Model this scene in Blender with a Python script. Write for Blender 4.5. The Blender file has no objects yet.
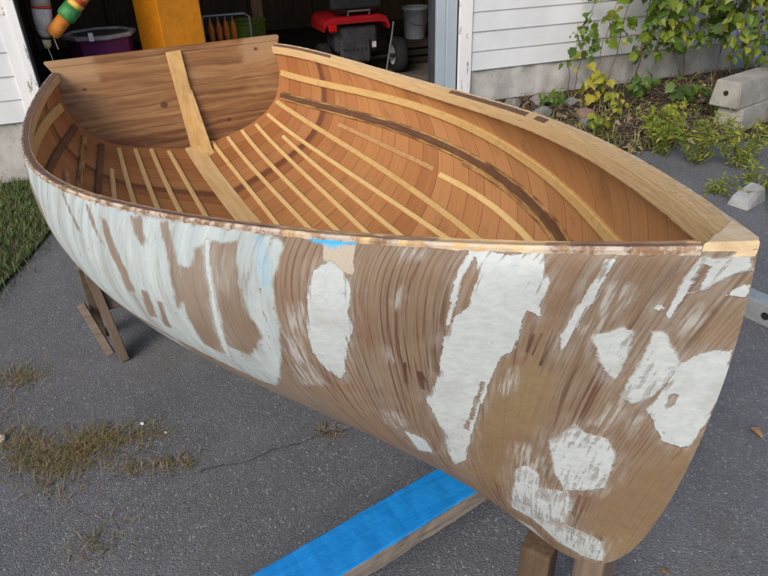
import bpy, bmesh, math, random
import numpy as np
from mathutils import Vector, Matrix
rad = math.radians
random.seed(7); RNG = np.random.default_rng(7)
scn = bpy.context.scene
COL = scn.collection

# ------------------------------------------------------------------ camera
CAM = bpy.data.cameras.new('camera'); cam = bpy.data.objects.new('camera', CAM); COL.objects.link(cam)
CAM.sensor_width = 36.0; CAM.lens = 641.04 / 768 * 36.0; CAM.clip_start = .02; CAM.clip_end = 600
_R = Matrix(((0.493169, -0.429971, 0.756247), (0.869408, 0.27381, -0.411288), (-0.030226, 0.860321, 0.508855)))
cam.matrix_world = Matrix.Translation((3.15310, -0.65211, 1.00392)) @ _R.to_4x4()
scn.camera = cam

# ------------------------------------------------------------------ sky, sun, exposure
SUN_EL, SUN_AZ = 36.0, -56.0          # azimuth of the sun as an angle from +x towards +y
world = bpy.data.worlds.new('World'); scn.world = world; world.use_nodes = True
wn = world.node_tree; bg = wn.nodes['Background']
sky = wn.nodes.new('ShaderNodeTexSky'); sky.sky_type = 'NISHITA'; sky.sun_disc = False
sky.sun_elevation = rad(SUN_EL); sky.sun_rotation = rad(90 - SUN_AZ)
sky.air_density = 1.0; sky.dust_density = 3.0; sky.ozone_density = 1.0
wn.links.new(sky.outputs[0], bg.inputs[0]); bg.inputs[1].default_value = 0.12
sl = bpy.data.lights.new('sun', 'SUN'); sl.energy = 1.35; sl.angle = rad(28); sl.color = (1, .955, .89)
so = bpy.data.objects.new('sun', sl); COL.objects.link(so)
_d = Vector((math.cos(rad(SUN_EL)) * math.cos(rad(SUN_AZ)), math.cos(rad(SUN_EL)) * math.sin(rad(SUN_AZ)), math.sin(rad(SUN_EL))))
so.rotation_euler = _d.to_track_quat('Z', 'Y').to_euler()
vs = scn.view_settings; scn.display_settings.display_device = 'sRGB'
vs.view_transform = 'Standard'; vs.look = 'None'; vs.gamma = 1; vs.use_curve_mapping = False
vs.exposure = 0.55
try: scn.cycles.max_bounces = 8; scn.cycles.diffuse_bounces = 5
except Exception: pass

# ------------------------------------------------------------------ helpers
GZ = -0.38                                             # ground level
def mesh(name, V, F, m=None, parent=None, smooth=False, attrs=None):
    me = bpy.data.meshes.new(name); me.from_pydata([tuple(map(float, v)) for v in V], [], [tuple(int(i) for i in f) for f in F]); me.update()
    if smooth: me.polygons.foreach_set('use_smooth', [True] * len(me.polygons))
    for k, a in (attrs or {}).items():
        at = me.attributes.new(k, 'FLOAT', 'POINT'); at.data.foreach_set('value', np.asarray(a, np.float32).ravel())
    if m: me.materials.append(m)
    o = bpy.data.objects.new(name, me); COL.objects.link(o)
    if parent: o.parent = parent
    return o
def bmo(name, bm, m=None, parent=None, smooth=False):
    bmesh.ops.recalc_face_normals(bm, faces=bm.faces)
    me = bpy.data.meshes.new(name); bm.to_mesh(me); bm.free()
    if smooth: me.polygons.foreach_set('use_smooth', [True] * len(me.polygons))
    if m: me.materials.append(m)
    o = bpy.data.objects.new(name, me); COL.objects.link(o)
    if parent: o.parent = parent
    return o
def tag(o, label=None, cat=None, group=None, kind=None):
    if label: o['label'] = label
    if cat: o['category'] = cat
    if group: o['group'] = group
    if kind: o['kind'] = kind
    return o
def thing(name, label, cat, loc=(0, 0, 0), group=None):
    o = bpy.data.objects.new(name, None); o.empty_display_size = .1; COL.objects.link(o); o.location = loc
    LOC[o.name] = Vector(loc)
    return tag(o, label, cat, group)
LOC = {}
def fin(o, root):
    """child geometry was written in world space: put it in its parent's frame"""
    if o.data and root.name in LOC: o.data.transform(Matrix.Translation(-LOC[root.name]))
    return o
def ch(name, bm_or, m, root, smooth=False, top=None):
    """part built in world space; parent `root` (top is the thing when root is itself a part)"""
    o = bmo(name, bm_or, m, root, smooth)
    t = top or root
    if t.name in LOC: o.data.transform(Matrix.Translation(-LOC[t.name]))
    return o
def frame(d, up=(0, 0, 1)):
    d = Vector(d).normalized(); up = Vector(up)
    if abs(d.dot(up)) > .98: up = Vector((1, 0, 0))
    s = d.cross(up).normalized(); u = s.cross(d).normalized()
    return d, s, u
def bar(bm, p, q, w, h, up=(0, 0, 1), bev=0.0, jit=0.0):
    """box beam from p to q, width w (sideways) and height h (along up), centred"""
    p = Vector(p); q = Vector(q); d, s, u = frame(q - p, up)
    vs_ = []
    for P in (p, q):
        for a, b in ((-1, -1), (1, -1), (1, 1), (-1, 1)):
            vs_.append(bm.verts.new(P + s * a * w / 2 + u * b * h / 2 + Vector((random.uniform(-jit, jit), random.uniform(-jit, jit), random.uniform(-jit, jit)))))
    fs = [bm.faces.new([vs_[i] for i in f]) for f in ((0, 3, 2, 1), (4, 5, 6, 7), (0, 1, 5, 4), (1, 2, 6, 5), (2, 3, 7, 6), (3, 0, 4, 7))]
    if bev: bmesh.ops.bevel(bm, geom=list({e for f in fs for e in f.edges}), offset=bev, segments=2, affect='EDGES', profile=.6)
def box(bm, c, sx, sy, sz, rz=0.0, bev=0.0):
    """box standing on c (centre of its base)"""
    M = Matrix.Translation(c) @ Matrix.Rotation(rz, 4, 'Z')
    vs_ = [bm.verts.new(M @ Vector((a * sx / 2, b * sy / 2, z * sz))) for z in (0, 1) for a, b in ((-1, -1), (1, -1), (1, 1), (-1, 1))]
    fs = [bm.faces.new([vs_[i] for i in f]) for f in ((0, 3, 2, 1), (4, 5, 6, 7), (0, 1, 5, 4), (1, 2, 6, 5), (2, 3, 7, 6), (3, 0, 4, 7))]
    if bev: bmesh.ops.bevel(bm, geom=list({e for f in fs for e in f.edges}), offset=bev, segments=2, affect='EDGES', profile=.6)
def tube(bm, pts, r, n=8, cap=True):
    pts = [Vector(p) for p in pts]; rs = r if hasattr(r, '__len__') else [r] * len(pts)
    rings = []; ref = None
    for i, p in enumerate(pts):
        d = (pts[min(i + 1, len(pts) - 1)] - pts[max(i - 1, 0)])
        if d.length < 1e-9: d = Vector((0, 0, 1))
        d.normalize()
        if ref is None: ref = Vector((1, 0, 0)) if abs(d.x) < .8 else Vector((0, 1, 0))
        s = d.cross(ref).normalized(); u = s.cross(d).normalized(); ref = u
        rings.append([bm.verts.new(p + (s * math.cos(2 * math.pi * k / n) + u * math.sin(2 * math.pi * k / n)) * rs[i]) for k in range(n)])
    for a, b in zip(rings, rings[1:]):
        for k in range(n): bm.faces.new((a[k], a[(k + 1) % n], b[(k + 1) % n], b[k]))
    if cap:
        bm.faces.new(rings[0][::-1]); bm.faces.new(rings[-1])
def lathe(bm, c, prof, n=24, axis=(0, 0, 1), cap=True):
    """revolve (r, h) pairs about an axis through c"""
    d, s, u = frame(axis, (0, 1, 0) if abs(Vector(axis).normalized().y) < .9 else (1, 0, 0)); c = Vector(c)
    rings = [[bm.verts.new(c + d * h + (s * math.cos(2 * math.pi * k / n) + u * math.sin(2 * math.pi * k / n)) * max(r, 1e-4)) for k in range(n)] for r, h in prof]
    for a, b in zip(rings, rings[1:]):
        for k in range(n): bm.faces.new((a[k], a[(k + 1) % n], b[(k + 1) % n], b[k]))
    if cap: bm.faces.new(rings[0][::-1]); bm.faces.new(rings[-1])
B = bmesh.new

# ---- node helpers
class N:
    def __init__(s, name):
        s.m = bpy.data.materials.new(name); s.m.use_nodes = True; s.t = s.m.node_tree; s.b = s.t.nodes['Principled BSDF']
        s.tc = s.t.nodes.new('ShaderNodeTexCoord')
    def new(s, ty, **kw):
        n = s.t.nodes.new(ty)
        for k, v in kw.items(): setattr(n, k, v)
        return n
    def put(s, sock, v):
        if v is None: return
        if isinstance(v, bpy.types.NodeSocket): s.t.links.new(v, sock)
        elif isinstance(v, (tuple, list)) and len(v) == 3 and sock.type == 'RGBA': sock.default_value = (*v, 1)
        else: sock.default_value = v
    def math(s, op, a, b=None, c=None, clamp=False):
        n = s.new('ShaderNodeMath', operation=op, use_clamp=clamp)
        for i, v in enumerate((a, b, c)): s.put(n.inputs[i], v)
        return n.outputs[0]
    def attr(s, k): return s.new('ShaderNodeAttribute', attribute_name=k).outputs['Fac']
    def vec(s, x, y, z=0.0):
        n = s.new('ShaderNodeCombineXYZ')
        for i, v in enumerate((x, y, z)): s.put(n.inputs[i], v)
        return n.outputs[0]
    def sep(s, v):
        n = s.new('ShaderNodeSeparateXYZ'); s.put(n.inputs[0], v); return n.outputs
    def mul(s, v, k):
        n = s.new('ShaderNodeVectorMath', operation='MULTIPLY'); s.put(n.inputs[0], v); n.inputs[1].default_value = k if hasattr(k, '__len__') else (k, k, k); return n.outputs[0]
    def noise(s, v, scale=1, det=4, rough=.55, dist=0, color=False):
        n = s.new('ShaderNodeTexNoise'); s.put(n.inputs['Vector'], v); n.inputs['Scale'].default_value = scale
        n.inputs['Detail'].default_value = det; n.inputs['Roughness'].default_value = rough; n.inputs['Distortion'].default_value = dist
        return n.outputs['Color' if color else 'Fac']
    def white(s, v, dim='1D'):
        n = s.new('ShaderNodeTexWhiteNoise', noise_dimensions=dim); s.put(n.inputs['W' if dim == '1D' else 'Vector'], v); return n.outputs['Value']
    def voro(s, v, scale, feat='F1', out='Distance'):
        n = s.new('ShaderNodeTexVoronoi', feature=feat); s.put(n.inputs['Vector'], v); n.inputs['Scale'].default_value = scale; return n.outputs[out]
    def step(s, v, a, b, lo=0.0, hi=1.0):
        n = s.new('ShaderNodeMapRange', interpolation_type='SMOOTHSTEP'); s.put(n.inputs[0], v)
        for i, k in enumerate((a, b, lo, hi)): s.put(n.inputs[i + 1], k)
        return n.outputs[0]
    def mix(s, f, a, b, mode='MIX'):
        n = s.new('ShaderNodeMix', data_type='RGBA', blend_type=mode); s.put(n.inputs[0], f); s.put(n.inputs[6], a); s.put(n.inputs[7], b); return n.outputs[2]
    def ramp(s, f, stops):
        n = s.new('ShaderNodeValToRGB'); s.put(n.inputs[0], f); r = n.color_ramp
        while len(r.elements) < len(stops): r.elements.new(.5)
        for e, (p, c) in zip(r.elements, stops): e.position = p; e.color = (*c, 1)
        return n.outputs[0]
    def bump(s, h, dist, strength=1.0):
        n = s.new('ShaderNodeBump'); n.inputs['Strength'].default_value = strength; n.inputs['Distance'].default_value = dist; s.put(n.inputs['Height'], h); return n.outputs[0]
    def out(s, col=None, rough=None, nor=None, metal=None, spec=None):
        for k, v in (('Base Color', col), ('Roughness', rough), ('Normal', nor), ('Metallic', metal), ('Specular IOR Level', spec)): s.put(s.b.inputs[k], v)
        return s.m
    @property
    def obj(s): return s.tc.outputs['Object']
def plain(name, c, rough=.6, var=.25, scale=12, metal=0.0, bump=0.0, spec=.4):
    n = N(name); f = n.noise(n.obj, scale, 6, .6); g = n.noise(n.obj, scale * 7, 3)
    k = n.math('ADD', n.math('MULTIPLY', f, .7), n.math('MULTIPLY', g, .3))
    col = n.mix(n.step(k, .35, .65), tuple(x * (1 - var) for x in c), tuple(min(1, x * (1 + var)) for x in c))
    return n.out(col, rough, n.bump(k, bump) if bump else None, metal, spec)
def woodmat(name, c0, c1, axis=0, scale=1.0, rough=.6, knots=False, dirt=0.0):
    """straight-grained lumber, grain along the given object axis"""
    n = N(name); st = [55 * scale] * 3; st[axis] = 3.0 * scale; st2 = [260 * scale] * 3; st2[axis] = 9 * scale
    a = n.noise(n.mul(n.obj, st), 1, 5, .6, .4); b = n.noise(n.mul(n.obj, st2), 1, 3, .6); l = n.noise(n.obj, 2.3, 3)
    k = n.math('ADD', n.math('MULTIPLY', a, .6), n.math('ADD', n.math('MULTIPLY', b, .25), n.math('MULTIPLY', l, .25)))
    col = n.mix(n.step(k, .4, .72), c1, c0)
    if dirt:
        d = n.noise(n.obj, 9, 6, .7); col = n.mix(n.math('MULTIPLY', n.step(d, .5, .68), dirt), col, (.05, .035, .025))
    return n.out(col, rough, n.bump(k, .0015), 0, .35)
PAINT={"left":[[[0.363,1.0],[0.438,1.0],[0.513,0.999],[0.591,0.997],[0.655,0.996],[0.703,0.991],[0.742,0.993],[0.79,0.995],[0.803,0.99],[0.807,0.949],[0.782,0.833],[0.75,0.702],[0.695,0.59],[0.633,0.52],[0.62,0.529],[0.596,0.609],[0.562,0.668],[0.508,0.723],[0.481,0.787],[0.439,0.829],[0.457,0.917],[0.422,0.957]]],"bare":[[[0.624,0.968],[0.632,0.968],[0.634,0.919],[0.63,0.854],[0.616,0.796],[0.597,0.785],[0.616,0.85],[0.622,0.915]],[[0.613,0.835],[0.622,0.832],[0.607,0.794],[0.604,0.805]],[[0.672,0.985],[0.687,0.99],[0.683,0.934],[0.674,0.912],[0.671,0.93]],[[0.706,0.984],[0.715,0.987],[0.714,0.933],[0.701,0.852],[0.681,0.783],[0.66,0.759],[0.681,0.823],[0.697,0.884],[0.703,0.94]],[[0.708,0.876],[0.723,0.879],[0.732,0.933],[0.744,0.942],[0.717,0.799],[0.675,0.693],[0.641,0.623],[0.625,0.647],[0.666,0.749]],[[0.752,0.95],[0.772,0.95],[0.744,0.784],[0.719,0.672],[0.674,0.62],[0.666,0.654],[0.709,0.757]],[[0.829,0.43],[0.828,0.421],[0.764,0.336],[0.765,0.342]],[[0.981,0.595],[0.981,0.52],[0.968,0.361],[0.965,0.38]],[[0.641,0.777],[0.646,0.773],[0.607,0.692],[0.596,0.693]],[[0.55,0.994],[0.559,0.994],[0.578,0.918],[0.57,0.919]],[[0.601,0.987],[0.608,0.987],[0.615,0.904],[0.609,0.907]],[[0.629,0.8],[0.635,0.796],[0.603,0.718],[0.589,0.719]],[[0.906,0.112],[0.902,0.114],[0.9,0.118],[0.901,0.123],[0.904,0.127],[0.908,0.128],[0.911,0.124],[0.912,0.119],[0.91,0.114]]],"white":[[[0.751,0.854],[0.743,0.83],[0.735,0.817],[0.732,0.821],[0.735,0.841],[0.741,0.866],[0.748,0.886],[0.753,0.891],[0.754,0.879]],[[0.801,0.793],[0.819,0.872],[0.832,0.898],[0.836,0.855],[0.83,0.797],[0.811,0.715],[0.801,0.666],[0.777,0.611],[0.749,0.555],[0.734,0.535],[0.734,0.562],[0.746,0.615],[0.77,0.684]],[[0.91,0.984],[0.922,0.936],[0.934,0.98],[0.931,0.846],[0.926,0.731],[0.91,0.621],[0.904,0.565],[0.903,0.615],[0.871,0.482],[0.858,0.475],[0.825,0.409],[0.789,0.361],[0.745,0.308],[0.711,0.27],[0.685,0.26],[0.728,0.327],[0.76,0.391],[0.773,0.432],[0.794,0.453],[0.818,0.499],[0.84,0.561],[0.867,0.638],[0.882,0.674],[0.9,0.801]],[[0.7,0.367],[0.704,0.336],[0.683,0.299],[0.668,0.304]],[[0.974,0.187],[0.984,0.091],[0.985,0.019],[0.979,0.034]],[[0.964,0.418],[0.964,0.395],[0.947,0.327],[0.949,0.353]],[[0.95,0.372],[0.949,0.369],[0.948,0.372],[0.947,0.38],[0.947,0.389],[0.948,0.395],[0.949,0.396],[0.95,0.39],[0.95,0.38]],[[0.927,0.163],[0.941,0.121],[0.955,0.011],[0.942,0.003],[0.918,0.007],[0.895,0.017],[0.887,0.037],[0.882,0.078],[0.889,0.142],[0.891,0.152],[0.904,0.153]],[[0.907,0.989],[0.908,0.989],[0.891,0.793],[0.859,0.619],[0.858,0.621],[0.89,0.805]],[[0.748,0.953],[0.75,0.954],[0.724,0.813],[0.685,0.699],[0.635,0.603],[0.633,0.609],[0.682,0.705],[0.72,0.813]],[[0.955,0.888],[0.956,0.86],[0.896,0.43],[0.889,0.418],[0.901,0.466]]],"cream":[[[0.834,0.977],[0.853,0.987],[0.841,0.854],[0.836,0.855],[0.832,0.898],[0.83,0.92]]],"blue":[[[0.826,0.995],[0.839,1.0],[0.853,1.0],[0.852,0.986],[0.838,0.98]],[[0.791,0.902],[0.782,0.848],[0.774,0.82],[0.772,0.828],[0.777,0.87],[0.785,0.925],[0.79,0.969],[0.794,0.981],[0.795,0.955]]],"thin":[[[0.872,0.999],[0.887,1.0],[0.884,0.923],[0.87,0.908]],[[0.858,0.755],[0.851,0.723],[0.846,0.709],[0.844,0.717],[0.847,0.744],[0.852,0.779],[0.858,0.806],[0.862,0.811],[0.862,0.79]],[[0.802,0.568],[0.795,0.553],[0.79,0.546],[0.789,0.551],[0.793,0.565],[0.799,0.582],[0.805,0.594],[0.808,0.595],[0.807,0.584]],[[0.755,0.654],[0.742,0.629],[0.731,0.618],[0.727,0.624],[0.734,0.646],[0.746,0.673],[0.758,0.693],[0.765,0.696],[0.764,0.68]],[[0.85,0.227],[0.892,0.239],[0.889,0.199],[0.854,0.182]],[[0.952,0.599],[0.944,0.488],[0.929,0.421],[0.912,0.407],[0.903,0.431],[0.906,0.484],[0.92,0.557],[0.937,0.634],[0.949,0.667]],[[0.773,0.184],[0.759,0.187],[0.753,0.208],[0.759,0.24],[0.773,0.267],[0.787,0.275],[0.795,0.26],[0.795,0.23],[0.787,0.2]],[[0.966,0.268],[0.963,0.22],[0.955,0.198],[0.945,0.204],[0.939,0.227],[0.94,0.259],[0.946,0.292],[0.956,0.316],[0.963,0.31]],[[0.779,0.778],[0.795,0.774],[0.733,0.596],[0.711,0.52],[0.675,0.526],[0.723,0.632]],[[0.711,0.377],[0.699,0.371],[0.692,0.378],[0.695,0.397],[0.707,0.417],[0.719,0.429],[0.728,0.427],[0.729,0.413],[0.723,0.393]],[[0.895,0.14],[0.891,0.126],[0.88,0.121],[0.868,0.127],[0.86,0.14],[0.861,0.154],[0.87,0.165],[0.882,0.167],[0.892,0.157]],[[0.845,0.384],[0.833,0.373],[0.827,0.376],[0.829,0.392],[0.839,0.415],[0.851,0.435],[0.86,0.441],[0.862,0.429],[0.856,0.406]]],"dark":[[[0.891,0.521],[0.89,0.502],[0.874,0.452],[0.874,0.461]],[[0.894,0.504],[0.894,0.495],[0.874,0.438],[0.875,0.445]],[[0.898,0.476],[0.897,0.467],[0.87,0.403],[0.87,0.41]],[[0.8,0.539],[0.803,0.54],[0.779,0.479],[0.779,0.487]],[[0.799,0.507],[0.804,0.508],[0.796,0.473],[0.785,0.448],[0.783,0.461]],[[0.789,0.208],[0.788,0.2],[0.767,0.183],[0.765,0.191]],[[0.778,0.128],[0.778,0.123],[0.742,0.093],[0.746,0.106]]],"fill":[[[0.88,0.052],[0.904,0.009],[0.909,0.005],[0.877,0.001],[0.837,0.002],[0.794,0.001],[0.755,0.0],[0.719,0.001],[0.748,0.038],[0.74,0.07],[0.791,0.098],[0.825,0.102]],[[0.855,0.46],[0.87,0.433],[0.873,0.359],[0.826,0.289],[0.761,0.227],[0.669,0.179],[0.693,0.241],[0.787,0.347]]],"scuff":[[[0.983,0.764],[0.972,0.526],[0.964,0.445],[0.963,0.379],[0.969,0.344],[0.984,0.255],[0.991,0.024],[0.997,0.179],[0.993,0.634],[0.988,0.598]],[[0.91,0.421],[0.928,0.394],[0.928,0.354],[0.913,0.297],[0.894,0.265],[0.895,0.301]],[[0.935,0.321],[0.939,0.295],[0.934,0.214],[0.928,0.168],[0.914,0.159],[0.9,0.166],[0.887,0.192],[0.886,0.227],[0.913,0.257],[0.927,0.288]],[[0.812,0.241],[0.843,0.241],[0.842,0.211],[0.851,0.176],[0.845,0.139],[0.825,0.119],[0.807,0.109],[0.788,0.125],[0.769,0.148],[0.78,0.183],[0.797,0.216]],[[0.747,0.222],[0.765,0.223],[0.766,0.196],[0.746,0.171],[0.77,0.141],[0.755,0.116],[0.717,0.088],[0.735,0.056],[0.745,0.035],[0.726,0.012],[0.711,0.003],[0.683,0.015],[0.662,0.042],[0.669,0.099],[0.657,0.124]],[[0.603,0.057],[0.635,0.061],[0.618,0.01]]]}
BATTENS={"La":[[0.0366,0.8807],[0.1415,0.9167],[0.2075,0.93]],"Lb":[[0.0262,0.7558],[0.1493,0.8129],[0.2476,0.8422]],"Lc":[[0.0298,0.6822],[0.1259,0.6872],[0.1914,0.6923]],"Ld":[[0.0227,0.5649],[0.1138,0.5942],[0.1807,0.6101]],"Le":[[0.0886,0.5238],[0.174,0.5405]],"Le2":[[0.1828,0.7579],[0.2065,0.7484]],"Lf":[[0.017,0.4515],[0.1017,0.4555],[0.1675,0.4584]],"Lg":[[0.0117,0.3498],[0.0961,0.358],[0.1649,0.3678]],"Lh":[[0.0082,0.2547],[0.0952,0.2691],[0.1684,0.2808]],"Li":[[0.011,0.1591],[0.0957,0.1669],[0.1706,0.185]],"Rj":[[0.0037,0.1206],[0.1076,0.1189],[0.1974,0.1007]],"Rk":[[0.0095,0.2181],[0.126,0.2014],[0.237,0.1834]],"Rl":[[0.0084,0.3209],[0.1578,0.2742],[0.2576,0.2521]],"Rm":[[0.0128,0.4233],[0.1593,0.3601],[0.2885,0.3149]],"Rn":[[0.0728,0.4711],[0.2075,0.4116],[0.3234,0.3792]],"Ro":[[0.0118,0.5405],[0.212,0.4844],[0.38,0.4573]],"Rp":[[0.012,0.6651],[0.2687,0.5658],[0.4274,0.5076]],"Rq":[[0.1507,0.6942],[0.2489,0.6784],[0.3348,0.666]],"Rr":[[0.3467,0.6534],[0.4349,0.633],[0.533,0.5788]],"Rs":[[0.0164,0.7261],[0.1251,0.7601],[0.2661,0.7858],[0.3913,0.7629],[0.4891,0.7278],[0.5524,0.6804],[0.6242,0.6129]],"Rs2":[[0.3934,0.7422],[0.4603,0.7181],[0.5149,0.6868],[0.5594,0.6506],[0.6073,0.6044]],"Rt":[[0.0111,0.869],[0.1634,0.8868],[0.3008,0.9006],[0.4399,0.8857],[0.5233,0.8592],[0.6052,0.7974],[0.6981,0.7098],[0.7645,0.642]]}

# ================================================================== ground
def grid_sheet(name, fn, nu, nv, m, smooth=True):
    V = [fn(i / nu, j / nv) for i in range(nu + 1) for j in range(nv + 1)]
    F = [(i * (nv + 1) + j, (i + 1) * (nv + 1) + j, (i + 1) * (nv + 1) + j + 1, i * (nv + 1) + j + 1) for i in range(nu) for j in range(nv)]
    return mesh(name, V, F, m, None, smooth)
def asphalt_mat():
    n = N('asphalt'); p = n.obj
    big = n.noise(p, 1.1, 5, .6); mid = n.noise(p, 9, 5, .65)
    vs_ = n.new('ShaderNodeTexVoronoi'); n.put(vs_.inputs['Vector'], p); vs_.inputs['Scale'].default_value = 210
    st = n.sep(vs_.outputs['Color'])[0]; d1 = vs_.outputs['Distance']
    v2 = n.new('ShaderNodeTexVoronoi'); n.put(v2.inputs['Vector'], p); v2.inputs['Scale'].default_value = 420
    s2 = n.sep(v2.outputs['Color'])[1]
    blot = n.noise(p, 3.4, 6, .62, .4)
    base = n.mix(n.step(big, .35, .68), (.102, .107, .120), (.142, .148, .162))
    base = n.mix(n.step(blot, .45, .7, 0, .5), base, (.082, .084, .092)); base = n.mix(n.step(blot, .42, .3, 0, .4), base, (.155, .156, .16))
    base = n.mix(n.step(mid, .4, .7, 0, .35), base, (.080, .083, .091))
    base = n.mix(n.math('MULTIPLY', n.step(st, .55, 1), .6), base, (.18, .18, .19))
    base = n.mix(n.math('MULTIPLY', n.step(st, .95, .98), .6), base, (.34, .34, .34))
    base = n.mix(n.math('MULTIPLY', n.step(s2, .7, .95), .4), base, (.20, .20, .21))
    base = n.mix(n.math('MULTIPLY', n.step(s2, .3, .1), .5), base, (.04, .04, .046))
    br = n.noise(p, 2.1, 5, .65); base = n.mix(n.step(br, .58, .74, 0, .5), base, (.13, .10, .075)); oil = n.noise(p, .9, 3, .5); base = n.mix(n.step(oil, .6, .7, 0, .35), base, (.05, .05, .055))
    h = n.math('ADD', n.math('MULTIPLY', d1, -.7), n.math('MULTIPLY', mid, .6))
    return n.out(base, n.step(st, 0, 1, .75, .95), n.bump(h, .0035, .8), 0, .3)
ASPH = asphalt_mat()
def gfn(i, j):
    return ((i - .5), (j - .5))
xs = np.concatenate([-np.geomspace(300, 8, 10), np.linspace(-6, 6, 61), np.geomspace(8, 300, 10)])
V = [(x + 1, y, GZ + (.006 * math.sin(x * 2.1 + y * .7) + .005 * math.sin(y * 2.7 - x)) * (abs(x) < 7 and abs(y) < 7)) for x in xs for y in xs]
nx = len(xs); F = [(i * nx + j, (i + 1) * nx + j, (i + 1) * nx + j + 1, i * nx + j + 1) for i in range(nx - 1) for j in range(nx - 1)]
tag(mesh('ground', V, F, ASPH, None, True), kind='structure')
def gz(x, y): return GZ + .006 * math.sin((x - 1) * 2.1 + y * .7) + .005 * math.sin(y * 2.7 - x + 1)

# ================================================================== the boat
Sc = np.array([[0.0, 0.5049, 0.4428], [0.5616, 0.6261, 0.4837], [1.1232, 0.8833, 0.2934], [1.6848, 0.627, 0.5341], [2.262, 0.4638, 0.5377], [2.808, 0.0013, 0.6736]])
Kc = np.array([[0.0946, 0, 0.0339], [0.6994, 0, -0.1379], [1.667, 0, -0.1107], [3.0467, 0, -0.0911], [2.5577, 0, -0.2939], [2.871, 0, 0.1713], [2.808, 0, 0.6736]])
QD = {'d': (.1354, .3223, .4783), 'a': (.5096, .2062, .2642), 'g': (-.0837, -.1614, -.055), 'e': (.8573, .4955, .1571)}
def bez(P, t):
    n = len(P) - 1; t = np.asarray(t, float)
    return np.stack([math.comb(n, i) * t ** i * (1 - t) ** (n - i) for i in range(n + 1)], -1) @ P
def quad(k, t): a, b, c = QD[k]; return a * (1 - t) ** 2 + 2 * b * t * (1 - t) + c * t * t
def surf(T, Vv):
    """half hull (y > 0), T along the length, Vv from keel (0) to sheer (1); broadcast"""
    T = np.asarray(T, float); Vv = np.asarray(Vv, float); S = bez(Sc, T); K = bez(Kc, T); b = S[..., 1]; h = S[..., 2] - K[..., 2]; mx = S[..., 0] - K[..., 0]
    P1 = K + np.stack([mx * quad('d', T), b * quad('a', T), h * quad('d', T)], -1)
    P2 = S - np.stack([mx * quad('e', T), b * quad('g', T), h * quad('e', T)], -1)
    w = lambda x: x[..., None]
    return w((1 - Vv) ** 3) * K + w(3 * Vv * (1 - Vv) ** 2) * P1 + w(3 * Vv * Vv * (1 - Vv)) * P2 + w(Vv ** 3) * S
def nrm(T, Vv):
    h = 1.5e-3; T = np.clip(T, .002, .992); Vv = np.clip(Vv, .006, 1)
    du = surf(np.minimum(T + h, 1), Vv) - surf(T - h, Vv); dv = surf(T, np.minimum(Vv + h, 1)) - surf(T, np.maximum(Vv - h, 0))
    n = np.cross(du, dv); n /= np.linalg.norm(n, axis=-1, keepdims=True) + 1e-12
    return np.where(n[..., 1:2] < 0, -n, n)
MIR = np.array([1, -1, 1.])
def sdf(P, poly):
    """signed distance, positive inside"""
    poly = np.asarray(poly); A = poly; Bq = np.roll(poly, -1, 0); out = np.full(len(P), 1e9); ins = np.zeros(len(P), bool)
    for a, b in zip(A, Bq):
        ab = b - a; t = np.clip(((P - a) @ ab) / (ab @ ab + 1e-12), 0, 1); out = np.minimum(out, np.hypot(*(P - a - t[:, None] * ab).T))
        c = (a[1] > P[:, 1]) != (b[1] > P[:, 1])
        with np.errstate(divide='ignore', invalid='ignore'): xi = (b[0] - a[0]) * (P[:, 1] - a[1]) / (b[1] - a[1] + 1e-12) + a[0]
        ins ^= c & (P[:, 0] < xi)
    return np.where(ins, out, -out)
NT, NV = 460, 170
TT = np.linspace(0, 1, NT); VV = np.linspace(0, 1, NV); TG, VG = np.meshgrid(TT, VV, indexing='ij')
H = surf(TG, VG)
GI = np.concatenate([np.zeros((NT, 1)), np.cumsum(np.linalg.norm(np.diff(H, axis=1), axis=-1), axis=1)], 1); GI = GI[:, -1:] - GI   # girth below the sheer
PX = np.stack([H[..., 0] - .8 * H[..., 1], GI], -1)
def tv2p(l):
    r = []
    for t, v in l:
        i = min(t * (NT - 1), NT - 1.001); j = min(v * (NV - 1), NV - 1.001); a, b = int(i), int(j); fa, fb = i - a, j - b
        r.append(PX[a, b] * (1 - fa) * (1 - fb) + PX[a + 1, b] * fa * (1 - fb) + PX[a, b + 1] * (1 - fa) * fb + PX[a + 1, b + 1] * fa * fb)
    return np.array(r)
PF = PX.reshape(-1, 2)
def field(k): return np.clip(np.max([sdf(PF, tv2p(p)) for p in PAINT[k]], 0), -.08, .08)
FLD = {k: field(k) for k in PAINT}
FLD['left'] = np.where((H[..., 0].ravel() < 1.98) & (GI.ravel() > .46), np.maximum(FLD['left'], np.clip((1.98 - H[..., 0].ravel()) * .8, 0, .05)), FLD['left'])
dep = bez(Sc, TT)[:, None, 2] - H[..., 2]
KX = np.interp(H[..., 0], [0, 1.5, 2.0, 2.35, 2.6, 2.8], [-.5, -.5, -.28, 0, .3, .42])
GRN = (H[..., 0] + KX * dep).ravel()

boat = thing('rowing_boat', 'upturned-bow wooden rowing boat stripped for restoration, its bare brown hull patched with old white paint', 'boat', (1.4, 0, -.115))
boat['label'] = 'open wooden rowing boat under restoration, bare brown hull with peeling white paint, on sawhorses'

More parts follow.
